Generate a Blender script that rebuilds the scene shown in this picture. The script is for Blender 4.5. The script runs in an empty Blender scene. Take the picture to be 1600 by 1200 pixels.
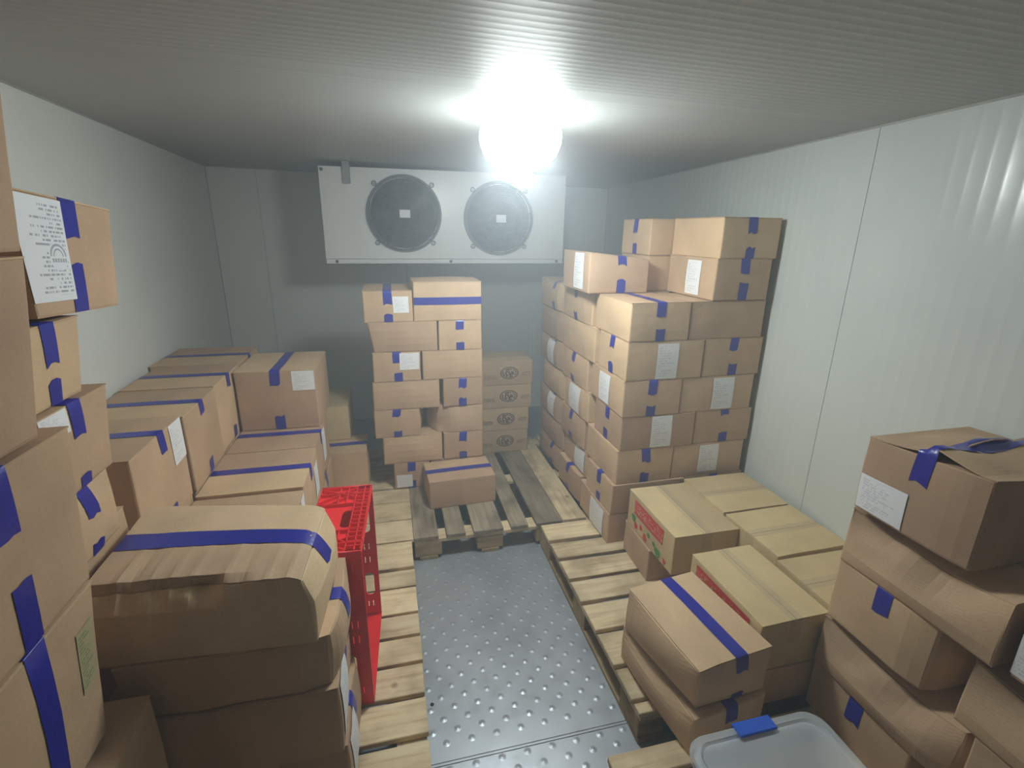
import bpy, bmesh, math, random
from mathutils import Vector, Matrix, noise
PI = math.pi
SC = bpy.context.scene
COL = SC.collection
random.seed(7)

# ------------------------------------------------------------------ camera
CAM_H = 1.72
F_PX = 778.75
yaw, pit, rol = math.radians(13.93), math.radians(17.186), math.radians(.83)
fw = Vector((math.sin(yaw)*math.cos(pit), math.cos(yaw)*math.cos(pit), -math.sin(pit)))
rt = Vector((math.cos(yaw), -math.sin(yaw), 0))
up = rt.cross(fw)
r2 = math.cos(rol)*rt + math.sin(rol)*up
u2 = -math.sin(rol)*rt + math.cos(rol)*up
cd = bpy.data.cameras.new('camera')
cd.sensor_width = 36.0
cd.lens = F_PX/1600*36
cd.clip_start = .02
cam = bpy.data.objects.new('camera', cd)
COL.objects.link(cam)
cam.matrix_world = Matrix(((r2.x, u2.x, -fw.x, 0), (r2.y, u2.y, -fw.y, 0), (r2.z, u2.z, -fw.z, CAM_H), (0, 0, 0, 1)))
SC.camera = cam

# ------------------------------------------------------------------ world, exposure
W = bpy.data.worlds.new('world')
SC.world = W
W.use_nodes = True
W.node_tree.nodes['Background'].inputs[0].default_value = (.5, .55, .6, 1)
W.node_tree.nodes['Background'].inputs[1].default_value = .03
HAZE_DENSITY = .12
_vs = W.node_tree.nodes.new('ShaderNodeVolumeScatter')
_vs.inputs['Color'].default_value = (.84, .92, 1, 1)
_vs.inputs['Density'].default_value = HAZE_DENSITY
_vs.inputs['Anisotropy'].default_value = .1
W.node_tree.links.new(_vs.outputs[0], W.node_tree.nodes['World Output'].inputs['Volume'])
SC.view_settings.view_transform = 'Standard'
SC.view_settings.look = 'None'
SC.view_settings.exposure = 0.0
SC.view_settings.gamma = 1.0
SC.view_settings.use_curve_mapping = False
LAMP_STRENGTH = 152.0
LAMP_SIDE = .12
LAMP_COL = (.90, 1.0, 1.0)

# room: left and right walls open slightly towards the back
CEIL = 2.2
def ceil_z(x): return 2.129 - .017*(x - .5)             # the ceiling drops slightly to the right
BACK = 4.6
FRONT = -.42
def wall_l(y): return -1.135 - .06*(y - 1.5)
def wall_r(y): return 1.835 + .08*(y - 2.08)

# ------------------------------------------------------------------ materials
def mat(name):
    m = bpy.data.materials.new(name)
    m.use_nodes = True
    nt = m.node_tree
    b = nt.nodes['Principled BSDF']
    return m, nt, b
def nd(nt, t, **k):
    n = nt.nodes.new(t)
    for a, v in k.items():
        if hasattr(n, a): setattr(n, a, v)
    return n
def lk(nt, a, b): nt.links.new(a, b)
def ramp(nt, stops):
    r = nt.nodes.new('ShaderNodeValToRGB')
    e = r.color_ramp.elements
    while len(e) < len(stops): e.new(.5)
    for i, (p, c) in enumerate(stops):
        e[i].position = p
        e[i].color = (*c, 1)
    return r
def mixc(nt, fac, a, b, mode='MIX'):
    m = nt.nodes.new('ShaderNodeMix')
    m.data_type = 'RGBA'
    m.blend_type = mode
    for s, v in ((m.inputs[0], fac), (m.inputs[6], a), (m.inputs[7], b)):
        if hasattr(v, 'links'): lk(nt, v, s)
        elif isinstance(v, tuple): s.default_value = (*v, 1)
        else: s.default_value = v
    return m.outputs[2]
def math_(nt, op, a, b=None, c=None):
    m = nt.nodes.new('ShaderNodeMath')
    m.operation = op
    for i, v in enumerate((a, b, c)):
        if v is None: continue
        if hasattr(v, 'links'): lk(nt, v, m.inputs[i])
        else: m.inputs[i].default_value = v
    return m.outputs[0]
def bump(nt, b, h, strength=.3, dist=.002):
    n = nt.nodes.new('ShaderNodeBump')
    n.inputs['Strength'].default_value = strength
    n.inputs['Distance'].default_value = dist
    lk(nt, h, n.inputs['Height'])
    lk(nt, n.outputs[0], b.inputs['Normal'])

def cardboard(name, col, var=.16):
    m, nt, b = mat(name)
    tc = nd(nt, 'ShaderNodeTexCoord')
    oi = nd(nt, 'ShaderNodeObjectInfo')
    n1 = nd(nt, 'ShaderNodeTexNoise'); n1.inputs['Scale'].default_value = 5; n1.inputs['Detail'].default_value = 5
    n2 = nd(nt, 'ShaderNodeTexNoise'); n2.inputs['Scale'].default_value = 160; n2.inputs['Detail'].default_value = 3
    lk(nt, tc.outputs['Object'], n1.inputs['Vector']); lk(nt, tc.outputs['Object'], n2.inputs['Vector'])
    r1 = ramp(nt, [(.3, tuple(c*.86 for c in col)), (.7, tuple(c*1.1 for c in col))])
    lk(nt, n1.outputs[0], r1.inputs[0])
    g = math_(nt, 'MULTIPLY_ADD', n2.outputs[0], .25, .875)
    v = math_(nt, 'MULTIPLY_ADD', oi.outputs['Random'], var*2, 1 - var)
    gv = math_(nt, 'MULTIPLY', g, v)
    hs = nd(nt, 'ShaderNodeHueSaturation')
    lk(nt, r1.outputs[0], hs.inputs['Color']); lk(nt, gv, hs.inputs['Value'])
    hu = math_(nt, 'MULTIPLY_ADD', oi.outputs['Random'], .012, .494)
    lk(nt, hu, hs.inputs['Hue'])
    lk(nt, hs.outputs[0], b.inputs['Base Color'])
    b.inputs['Roughness'].default_value = .72
    b.inputs['Specular IOR Level'].default_value = .25
    bump(nt, b, n1.outputs[0], .25, .01)
    return m
M = {}
M['card'] = cardboard('cardboard', (.585, .40, .25))
M['card_pale'] = cardboard('cardboard pale', (.64, .455, .29))
M['card_produce'] = cardboard('cardboard yellowish', (.60, .455, .255))
M['card_dark'] = cardboard('cardboard dull', (.52, .37, .22))

def plain(name, col, rough=.5, metal=0, spec=.5, nscale=0, namt=.1, bumpd=0, bscale=60):
    m, nt, b = mat(name)
    b.inputs['Roughness'].default_value = rough
    b.inputs['Metallic'].default_value = metal
    b.inputs['Specular IOR Level'].default_value = spec
    tc = nd(nt, 'ShaderNodeTexCoord')
    n = nd(nt, 'ShaderNodeTexNoise'); n.inputs['Scale'].default_value = nscale or 8; n.inputs['Detail'].default_value = 4
    lk(nt, tc.outputs['Object'], n.inputs['Vector'])
    r = ramp(nt, [(.3, tuple(c*(1 - namt) for c in col)), (.7, tuple(min(1, c*(1 + namt)) for c in col))])
    lk(nt, n.outputs[0], r.inputs[0]); lk(nt, r.outputs[0], b.inputs['Base Color'])
    if bumpd:
        n2 = nd(nt, 'ShaderNodeTexNoise'); n2.inputs['Scale'].default_value = bscale; n2.inputs['Detail'].default_value = 3
        lk(nt, tc.outputs['Object'], n2.inputs['Vector'])
        bump(nt, b, n2.outputs[0], .5, bumpd)
    return m
M['tape'] = plain('blue tape', (.014, .018, .31), .30, 0, .5, 30, .12, .003, 40)
M['tape_bright'] = plain('bright blue plastic', (.01, .10, .62), .35, 0, .5)
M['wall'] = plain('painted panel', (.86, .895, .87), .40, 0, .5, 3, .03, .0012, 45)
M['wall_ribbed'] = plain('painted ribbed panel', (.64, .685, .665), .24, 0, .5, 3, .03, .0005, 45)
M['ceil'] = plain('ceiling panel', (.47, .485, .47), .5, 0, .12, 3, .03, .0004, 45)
M['seam'] = plain('seam filler', (.13, .14, .14), .8)
M['trim'] = plain('corner trim', (.42, .44, .42), .5)
M['white_metal'] = plain('white enamel', (.82, .84, .84), .28, 0, .5, 5, .03)
M['grey_metal'] = plain('zinc bracket', (.30, .31, .32), .45, .6)
M['dark_plastic'] = plain('black grille', (.010, .014, .022), .35)
M['ring'] = plain('fan ring', (.13, .15, .17), .4, .3)
M['screw'] = plain('screw', (.12, .12, .13), .4, .7)
M['red'] = plain('red plastic', (.80, .022, .025), .35, 0, .5, 6, .08)
M['ink_red'] = plain('red ink', (.62, .06, .045), .7, 0, .2, 60, .15)
M['side_ink'] = plain('faint brown ink', (.36, .255, .15), .7, 0, .2, 70, .35)
M['ink_green'] = plain('green ink', (.10, .30, .09), .7, 0, .2, 60, .2)
M['black'] = plain('black rubber', (.012, .012, .012), .6)
M['bag'] = plain('grey bags', (.72, .80, .90), .22, 0, .6, 14, .25, .03, 14)

m, nt, b = mat('clear tape'); M['clear'] = m
b.inputs['Base Color'].default_value = (.62, .54, .44, 1); b.inputs['Roughness'].default_value = .18; b.inputs['Alpha'].default_value = .2
m, nt, b = mat('translucent lid'); M['lid'] = m
b.inputs['Base Color'].default_value = (.86, .93, 1, 1); b.inputs['Roughness'].default_value = .22
b.inputs['Alpha'].default_value = .36
tc = nd(nt, 'ShaderNodeTexCoord'); n = nd(nt, 'ShaderNodeTexNoise'); n.inputs['Scale'].default_value = 22
lk(nt, tc.outputs['Object'], n.inputs['Vector']); bump(nt, b, n.outputs[0], .3, .004)

def wood(name, c1, c2, c3):
    m, nt, b = mat(name)
    tc = nd(nt, 'ShaderNodeTexCoord'); oi = nd(nt, 'ShaderNodeObjectInfo')
    mp = nd(nt, 'ShaderNodeMapping'); mp.inputs['Scale'].default_value = (1.6, 22, 22)
    add = nd(nt, 'ShaderNodeVectorMath'); add.operation = 'ADD'
    sc = nd(nt, 'ShaderNodeVectorMath'); sc.operation = 'SCALE'; sc.inputs[0].default_value = (7, 13, 5)
    lk(nt, oi.outputs['Random'], sc.inputs['Scale'])
    lk(nt, tc.outputs['Object'], add.inputs[0]); lk(nt, sc.outputs[0], add.inputs[1])
    lk(nt, add.outputs[0], mp.inputs['Vector'])
    n1 = nd(nt, 'ShaderNodeTexNoise'); n1.inputs['Scale'].default_value = 2.2; n1.inputs['Detail'].default_value = 7; n1.inputs['Distortion'].default_value = .8
    lk(nt, mp.outputs[0], n1.inputs['Vector'])
    r1 = ramp(nt, [(.25, c3), (.48, c1), (.75, c2)]); lk(nt, n1.outputs[0], r1.inputs[0])
    n2 = nd(nt, 'ShaderNodeTexNoise'); n2.inputs['Scale'].default_value = 6; n2.inputs['Detail'].default_value = 4
    lk(nt, add.outputs[0], n2.inputs['Vector'])
    r2_ = ramp(nt, [(.34, (.62, .60, .58)), (.55, (1, 1, 1))]); lk(nt, n2.outputs[0], r2_.inputs[0])
    vo = nd(nt, 'ShaderNodeTexVoronoi'); vo.inputs['Scale'].default_value = 4.5
    lk(nt, add.outputs[0], vo.inputs['Vector'])
    kn = ramp(nt, [(.035, (.30, .22, .16)), (.085, (1, 1, 1))]); lk(nt, vo.outputs['Distance'], kn.inputs[0])
    c = mixc(nt, 1.0, r1.outputs[0], r2_.outputs[0], 'MULTIPLY')
    c = mixc(nt, .8, c, kn.outputs[0], 'MULTIPLY')
    v = math_(nt, 'MULTIPLY_ADD', oi.outputs['Random'], .3, .85)
    hs = nd(nt, 'ShaderNodeHueSaturation'); lk(nt, c, hs.inputs['Color']); lk(nt, v, hs.inputs['Value'])
    lk(nt, hs.outputs[0], b.inputs['Base Color'])
    b.inputs['Roughness'].default_value = .75; b.inputs['Specular IOR Level'].default_value = .25
    bump(nt, b, n1.outputs[0], .4, .003)
    return m
M['wood'] = wood('pale pallet wood', (.74, .59, .375), (.84, .71, .49), (.52, .385, .225))
M['wood_grey'] = wood('weathered pallet wood', (.31, .255, .185), (.41, .345, .26), (.19, .15, .11))
M['wood_block'] = wood('pallet block wood', (.42, .30, .16), (.55, .42, .24), (.26, .17, .09))

m, nt, b = mat('floor metal'); M['floor'] = m
tc = nd(nt, 'ShaderNodeTexCoord')
n1 = nd(nt, 'ShaderNodeTexNoise'); n1.inputs['Scale'].default_value = 3.5; n1.inputs['Detail'].default_value = 6
n2 = nd(nt, 'ShaderNodeTexNoise'); n2.inputs['Scale'].default_value = 18; n2.inputs['Detail'].default_value = 5
lk(nt, tc.outputs['Object'], n1.inputs['Vector']); lk(nt, tc.outputs['Object'], n2.inputs['Vector'])
r = ramp(nt, [(.3, (.36, .395, .44)), (.7, (.47, .51, .565))]); lk(nt, n1.outputs[0], r.inputs[0])
rr = ramp(nt, [(.3, (.33, .33, .33)), (.7, (.50, .50, .50))]); lk(nt, n2.outputs[0], rr.inputs[0])
lk(nt, r.outputs[0], b.inputs['Base Color']); lk(nt, rr.outputs[0], b.inputs['Roughness'])
b.inputs['Metallic'].default_value = .45
bump(nt, b, n1.outputs[0], .15, .006)

def print_material(name, base, ink, rows, cols, density, right=False, lo=.08, hi=.92, head=None, stamp=None):
    """paper with rows of illegible small print, laid out in the patch's own UV"""
    m, nt, b = mat(name)
    uv = nd(nt, 'ShaderNodeUVMap')
    sx = nd(nt, 'ShaderNodeSeparateXYZ'); lk(nt, uv.outputs[0], sx.inputs[0])
    U, V = sx.outputs[0], sx.outputs[1]
    vr = math_(nt, 'MULTIPLY', V, rows); row = math_(nt, 'FLOOR', vr); fr = math_(nt, 'FRACT', vr)
    uc = math_(nt, 'FLOOR', math_(nt, 'MULTIPLY', U, cols))
    cx = nd(nt, 'ShaderNodeCombineXYZ'); lk(nt, uc, cx.inputs[0]); lk(nt, row, cx.inputs[1])
    wn = nd(nt, 'ShaderNodeTexWhiteNoise'); wn.noise_dimensions = '2D'; lk(nt, cx.outputs[0], wn.inputs['Vector'])
    wr = nd(nt, 'ShaderNodeTexWhiteNoise'); wr.noise_dimensions = '1D'; lk(nt, row, wr.inputs['W'])
    letter = math_(nt, 'LESS_THAN', wn.outputs['Value'], density)
    band = math_(nt, 'LESS_THAN', fr, .5)
    ext = math_(nt, 'MULTIPLY_ADD', wr.outputs['Value'], .55, .35)       # line length
    if right: side = math_(nt, 'GREATER_THAN', U, math_(nt, 'SUBTRACT', hi, math_(nt, 'MULTIPLY', ext, hi - lo)))
    else: side = math_(nt, 'LESS_THAN', U, math_(nt, 'ADD', lo, math_(nt, 'MULTIPLY', ext, hi - lo)))
    inb = math_(nt, 'MULTIPLY', math_(nt, 'GREATER_THAN', U, lo), math_(nt, 'LESS_THAN', U, hi))
    inv = math_(nt, 'MULTIPLY', math_(nt, 'GREATER_THAN', V, .06), math_(nt, 'LESS_THAN', V, .94))
    f = math_(nt, 'MULTIPLY', math_(nt, 'MULTIPLY', letter, band), math_(nt, 'MULTIPLY', side, math_(nt, 'MULTIPLY', inb, inv)))
    if stamp:
        sxx, syy, sr = stamp
        dx = math_(nt, 'SUBTRACT', U, sxx); dy = math_(nt, 'MULTIPLY', math_(nt, 'SUBTRACT', V, syy), 1.5)
        d = math_(nt, 'SQRT', math_(nt, 'ADD', math_(nt, 'MULTIPLY', dx, dx), math_(nt, 'MULTIPLY', dy, dy)))
        clear = math_(nt, 'GREATER_THAN', d, sr*1.25)
        f = math_(nt, 'MULTIPLY', f, clear)
        ring = math_(nt, 'LESS_THAN', math_(nt, 'ABSOLUTE', math_(nt, 'SUBTRACT', d, sr)), sr*.10)
        ring = math_(nt, 'MULTIPLY', ring, math_(nt, 'GREATER_THAN', dy, 0.0))
        ring2 = math_(nt, 'LESS_THAN', math_(nt, 'ABSOLUTE', math_(nt, 'SUBTRACT', d, sr*.62)), sr*.07)
        ring2 = math_(nt, 'MULTIPLY', ring2, math_(nt, 'GREATER_THAN', dy, 0.0))
        bar = math_(nt, 'MULTIPLY', math_(nt, 'LESS_THAN', math_(nt, 'ABSOLUTE', math_(nt, 'ADD', dy, sr*.35)), sr*.17),
                    math_(nt, 'LESS_THAN', math_(nt, 'ABSOLUTE', dx), sr))
        bl = math_(nt, 'GREATER_THAN', math_(nt, 'FRACT', math_(nt, 'MULTIPLY', dx, 17.0)), .28)
        f = math_(nt, 'MAXIMUM', f, math_(nt, 'MAXIMUM', math_(nt, 'MAXIMUM', ring, ring2), math_(nt, 'MULTIPLY', bar, bl)))
    c = mixc(nt, f, base, ink)
    lk(nt, c, b.inputs['Base Color']); b.inputs['Roughness'].default_value = .55
    return m
M['label'] = print_material('printed label', (.86, .87, .90), (.66, .67, .70), 14, 30, .62)
M['sheet'] = print_material('printed sheet', (.80, .82, .86), (.36, .36, .40), 24, 46, .6, True, .12, .95, stamp=(.74, .44, .17))
M['print_green'] = print_material('faded green print', (.46, .40, .22), (.20, .26, .12), 16, 26, .7)

def mark_material(name, base, ink, kind):
    """flat printed marks on the board itself"""
    m, nt, b = mat(name)
    uv = nd(nt, 'ShaderNodeUVMap'); sx = nd(nt, 'ShaderNodeSeparateXYZ'); lk(nt, uv.outputs[0], sx.inputs[0])
    U, V = sx.outputs[0], sx.outputs[1]
    mp = nd(nt, 'ShaderNodeMapping'); lk(nt, uv.outputs[0], mp.inputs['Vector'])
    n = nd(nt, 'ShaderNodeTexNoise'); n.inputs['Detail'].default_value = 1.5
    lk(nt, mp.outputs[0], n.inputs['Vector'])
    if kind == 'oval':
        mp.inputs['Scale'].default_value = (5, 2.6, 1); n.inputs['Scale'].default_value = 2.0
        dx = math_(nt, 'MULTIPLY', math_(nt, 'SUBTRACT', U, .5), 2.0); dy = math_(nt, 'MULTIPLY', math_(nt, 'SUBTRACT', V, .5), 2.0)
        d = math_(nt, 'SQRT', math_(nt, 'ADD', math_(nt, 'MULTIPLY', dx, dx), math_(nt, 'MULTIPLY', dy, dy)))
        ins = math_(nt, 'LESS_THAN', d, .98)
        ring = math_(nt, 'MULTIPLY', ins, math_(nt, 'GREATER_THAN', d, .84))
        gl = math_(nt, 'MULTIPLY', math_(nt, 'GREATER_THAN', n.outputs[0], .47), math_(nt, 'LESS_THAN', d, .76))
        f = math_(nt, 'MAXIMUM', ring, gl)
    else:
        mp.inputs['Scale'].default_value = (7, 1.6, 1); n.inputs['Scale'].default_value = 2.2
        stroke = math_(nt, 'LESS_THAN', math_(nt, 'ABSOLUTE', math_(nt, 'SUBTRACT', n.outputs[0], .5)), .028)
        mid = math_(nt, 'LESS_THAN', math_(nt, 'ABSOLUTE', math_(nt, 'SUBTRACT', V, .5)), .36)
        f = math_(nt, 'SUBTRACT', 1.0, math_(nt, 'MULTIPLY', stroke, mid))
    mx = mixc(nt, f, base, ink)
    lk(nt, mx, b.inputs['Base Color'])
    b.inputs['Roughness'].default_value = .7; b.inputs['Specular IOR Level'].default_value = .2
    return m
M['oval'] = mark_material('dark oval print', (.52, .37, .22), (.07, .045, .03), 'oval')
M['band_red'] = mark_material('red lettering band', (.56, .40, .22), (.62, .055, .05), 'band')

# ------------------------------------------------------------------ object helpers
def link(name, me, material=None, parent=None, loc=(0, 0, 0), smooth=False):
    o = bpy.data.objects.new(name, me)
    COL.objects.link(o)
    o.location = loc
    if material is not None and not me.materials: me.materials.append(material)
    if parent is not None: o.parent = parent
    if smooth: me.polygons.foreach_set('use_smooth', [True]*len(me.polygons))
    return o
def from_bm(name, bm, material=None, parent=None, loc=(0, 0, 0), smooth=False):
    me = bpy.data.meshes.new(name)
    bm.normal_update(); bm.to_mesh(me); bm.free()
    return link(name, me, material, parent, loc, smooth)
def from_data(name, v, f, material=None, parent=None, loc=(0, 0, 0), smooth=False, uvs=None):
    me = bpy.data.meshes.new(name)
    me.from_pydata(v, [], f)
    if uvs:
        ul = me.uv_layers.new(name='UVMap')
        for l in me.loops: ul.data[l.index].uv = uvs[l.vertex_index]
    me.update()
    return link(name, me, material, parent, loc, smooth)
def thing(name, label, cat, loc, group=None):
    o = bpy.data.objects.new(name, None); COL.objects.link(o)
    o.empty_display_size = .05
    o.location = loc
    o['label'] = label; o['category'] = cat
    if group: o['group'] = group
    return o
def tag(o, label, cat, group=None):
    o['label'] = label; o['category'] = cat
    if group: o['group'] = group
    return o
def add_box(bm, lo, hi, bev=0, jit=0):
    vs = [bm.verts.new((x, y, z)) for x in (lo[0], hi[0]) for y in (lo[1], hi[1]) for z in (lo[2], hi[2])]
    if jit:
        for v in vs: v.co += Vector((random.uniform(-jit, jit) for _ in range(3)))
    q = [(0, 1, 3, 2), (4, 6, 7, 5), (0, 4, 5, 1), (2, 3, 7, 6), (0, 2, 6, 4), (1, 5, 7, 3)]
    fs = [bm.faces.new([vs[i] for i in f]) for f in q]
    if bev:
        es = list({e for f in fs for e in f.edges})
        bmesh.ops.bevel(bm, geom=es, offset=bev, segments=1, affect='EDGES')
    return fs
def add_tube(bm, pts, r, n=8, closed=False, cap=True):
    pts = [Vector(p) for p in pts]; N = len(pts); rings = []
    for i, p in enumerate(pts):
        a = pts[(i - 1) % N] if (closed or i > 0) else p
        c = pts[(i + 1) % N] if (closed or i < N - 1) else p
        t = (c - a).normalized()
        ref = Vector((0, 0, 1)) if abs(t.z) < .9 else Vector((1, 0, 0))
        s = t.cross(ref).normalized(); q = s.cross(t)
        rings.append([bm.verts.new(p + r*(math.cos(k*2*PI/n)*s + math.sin(k*2*PI/n)*q)) for k in range(n)])
    for i in range(N if closed else N - 1):
        A, B = rings[i], rings[(i + 1) % N]
        for k in range(n): bm.faces.new((A[k], A[(k + 1) % n], B[(k + 1) % n], B[k]))
    if not closed and cap:
        bm.faces.new(rings[0][::-1]); bm.faces.new(rings[-1])
def add_lathe(bm, prof, center=(0, 0, 0), axis='z', n=32, cap=True):
    """prof: (radius, height) pairs, height along the axis"""
    c = Vector(center); rings = []
    for r, h in prof:
        ring = []
        for k in range(n):
            a = k*2*PI/n
            if axis == 'z': p = Vector((r*math.cos(a), r*math.sin(a), h))
            elif axis == 'y': p = Vector((r*math.cos(a), -h, r*math.sin(a)))     # height towards -Y
            else: p = Vector((h, r*math.cos(a), r*math.sin(a)))
            ring.append(bm.verts.new(c + p))
        rings.append(ring)
    for A, B in zip(rings, rings[1:]):
        for k in range(n): bm.faces.new((A[k], A[(k + 1) % n], B[(k + 1) % n], B[k]))
    if cap:
        bm.faces.new(rings[0][::-1]); bm.faces.new(rings[-1])
def cutout(name, outer, holes, thick, material, parent, mtx):
    """flat panel with holes (2D outline filled as a curve), placed by a matrix"""
    cu = bpy.data.curves.new(name, 'CURVE'); cu.dimensions = '2D'; cu.fill_mode = 'BOTH'
    cu.extrude = thick/2; cu.bevel_depth = .0008; cu.bevel_resolution = 0
    for poly in [outer] + holes:
        s = cu.splines.new('POLY'); s.points.add(len(poly) - 1)
        for i, (x, y) in enumerate(poly): s.points[i].co = (x, y, 0, 1)
        s.use_cyclic_u = True
    tmp = bpy.data.objects.new('tmp', cu); COL.objects.link(tmp)
    dg = bpy.context.evaluated_depsgraph_get()
    me = bpy.data.meshes.new_from_object(tmp.evaluated_get(dg))
    bpy.data.objects.remove(tmp); bpy.data.curves.remove(cu)
    me.name = name; me.materials.clear(); me.transform(mtx)
    return link(name, me, material, parent)
def slot(cx, cy, w, h, n=5):
    """stadium outline"""
    r = min(w, h)/2; pts = []
    dx, dy = max(0, w/2 - r), max(0, h/2 - r)
    for q, (sx, sy) in enumerate(((1, 1), (-1, 1), (-1, -1), (1, -1))):
        for k in range(n + 1):
            a = (q + k/n)*PI/2
            pts.append((cx + sx*dx + r*math.cos(a), cy + sy*dy + r*math.sin(a)))
    return pts

# ------------------------------------------------------------------ setting
def structure(name):
    o = bpy.data.objects.new(name, None); COL.objects.link(o); o['kind'] = 'structure'; return o
def strip_panel(name, p0, p1, z0, z1, inward, material, parent, pitch=0, depth=.002, thick=.06):
    """wall panel between two plan points, optional vertical ribs, with thickness behind"""
    p0, p1 = Vector(p0), Vector(p1); L = (p1 - p0).length; t = (p1 - p0)/L; n = Vector(inward)
    prof = [(0, 0)]
    if pitch:
        s = pitch/2
        while s < L - pitch:
            for k in range(7): prof.append((s + k/6*.022, depth*math.sin(k/6*PI)))
            s += pitch
    prof.append((L, 0))
    v = []; f = []
    for s, d in prof:
        q = p0 + t*s + n*d
        v += [(q.x, q.y, z0), (q.x, q.y, z1)]
    for i in range(len(prof) - 1): f.append((2*i, 2*i + 2, 2*i + 3, 2*i + 1))
    k = len(v); a, b_ = p0 - n*thick, p1 - n*thick
    v += [(a.x, a.y, z0), (a.x, a.y, z1), (b_.x, b_.y, z0), (b_.x, b_.y, z1)]
    e = 2*(len(prof) - 1)
    v += [v[0], v[1], v[e], v[e + 1]]
    f += [(k, k + 1, k + 3, k + 2), (k + 4, k + 5, k + 1, k), (k + 6, k + 2, k + 3, k + 7)]
    o = from_data(name, v, f, material, parent)
    me = o.data
    if pitch: me.polygons.foreach_set('use_smooth', [True]*len(me.polygons))
    return o
GAP = .0012
# right wall: seam between panels near Y = 1.93
wr = structure('wall_right')
ys = [FRONT, .53, 1.66, 2.79, BACK]
for a, c in zip(ys, ys[1:]):
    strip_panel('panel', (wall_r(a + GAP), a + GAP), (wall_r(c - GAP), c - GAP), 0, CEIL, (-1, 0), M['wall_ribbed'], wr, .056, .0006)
o = from_data('joint_backing', [(wall_r(FRONT) + .02, FRONT, 0), (wall_r(BACK) + .02, BACK, 0), (wall_r(BACK) + .02, BACK, CEIL), (wall_r(FRONT) + .02, FRONT, CEIL)], [(0, 1, 2, 3)], M['seam'], wr)
wl = structure('wall_left')
ys = [FRONT, .75, 1.88, 3.01, BACK]
for a, c in zip(ys, ys[1:]):
    strip_panel('panel', (wall_l(a + GAP), a + GAP), (wall_l(c - GAP), c - GAP), 0, CEIL, (1, 0), M['wall'], wl)
from_data('joint_backing', [(wall_l(FRONT) - .02, FRONT, 0), (wall_l(BACK) - .02, BACK, 0), (wall_l(BACK) - .02, BACK, CEIL), (wall_l(FRONT) - .02, FRONT, CEIL)], [(0, 1, 2, 3)], M['seam'], wl)
wb = structure('wall_back')
xs = [wall_l(BACK), -.965, .165, 1.295, wall_r(BACK)]
for a, c in zip(xs, xs[1:]):
    strip_panel('panel', (a + GAP, BACK), (c - GAP, BACK), 0, CEIL, (0, -1), M['wall'], wb)
from_data('joint_backing', [(xs[0], BACK + .02, 0), (xs[-1], BACK + .02, 0), (xs[-1], BACK + .02, CEIL), (xs[0], BACK + .02, CEIL)], [(0, 1, 2, 3)], M['seam'], wb)
# front wall with the doorway the picture is taken from
wf = structure('wall_front')
bm = bmesh.new()
add_box(bm, (wall_l(FRONT), FRONT - .08, 0), (-.85, FRONT, CEIL)); add_box(bm, (1.35, FRONT - .08, 0), (wall_r(FRONT), FRONT, CEIL))
add_box(bm, (-.85, FRONT - .08, 2.05), (1.35, FRONT, CEIL))
from_bm('wall_panel', bm, M['wall'], wf)
# ceiling: panels across the room with fine ribs
ce = structure('ceiling')
ys = [FRONT - .08, .55, 1.68, 2.81, 3.94, BACK + .06]
for a, c in zip(ys, ys[1:]):
    prof = [(a + .0002, 0)]; s = a + .03
    while s < c - .06:
        for k in range(5): prof.append((s + k/4*.012, -.0003*math.sin(k/4*PI)))
        s += .032
    prof.append((c - .0002, 0))
    v = []; f = []
    for y, d in prof: v += [(wall_l(y) - .05, y, ceil_z(wall_l(y) - .05) + d), (wall_r(y) + .05, y, ceil_z(wall_r(y) + .05) + d)]
    for i in range(len(prof) - 1): f.append((2*i, 2*i + 1, 2*i + 3, 2*i + 2))
    k = len(v); e = 2*(len(prof) - 1)
    v += [(v[0][0], v[0][1], 2.24), (v[1][0], v[1][1], 2.24), (v[e][0], v[e][1], 2.24), (v[e + 1][0], v[e + 1][1], 2.24)]
    v += [v[0], v[1], v[e], v[e + 1]]
    f += [(k, k + 2, k + 3, k + 1), (k + 4, k, k + 1, k + 5), (k + 6, k + 7, k + 3, k + 2)]
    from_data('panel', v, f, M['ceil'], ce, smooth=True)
# slim corner trims
def trim(name, a, b_, r):
    bm = bmesh.new(); add_tube(bm, [a, b_], r, 6)
    o = from_bm(name, bm, M['trim']); o['kind'] = 'structure'
trim('trim_1', (wall_l(FRONT), FRONT, ceil_z(wall_l(FRONT))), (wall_l(BACK), BACK, ceil_z(wall_l(BACK))), .007)
trim('trim_2', (wall_r(FRONT), FRONT, ceil_z(wall_r(FRONT))), (wall_r(BACK), BACK, ceil_z(wall_r(BACK))), .007)
trim('trim_3', (wall_l(BACK), BACK, ceil_z(wall_l(BACK))), (wall_r(BACK), BACK, ceil_z(wall_r(BACK))), .007)
trim('trim_4', (wall_l(BACK), BACK, 0), (wall_l(BACK), BACK, ceil_z(wall_l(BACK))), .007)
trim('trim_5', (wall_r(BACK), BACK, 0), (wall_r(BACK), BACK, ceil_z(wall_r(BACK))), .007)
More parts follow.
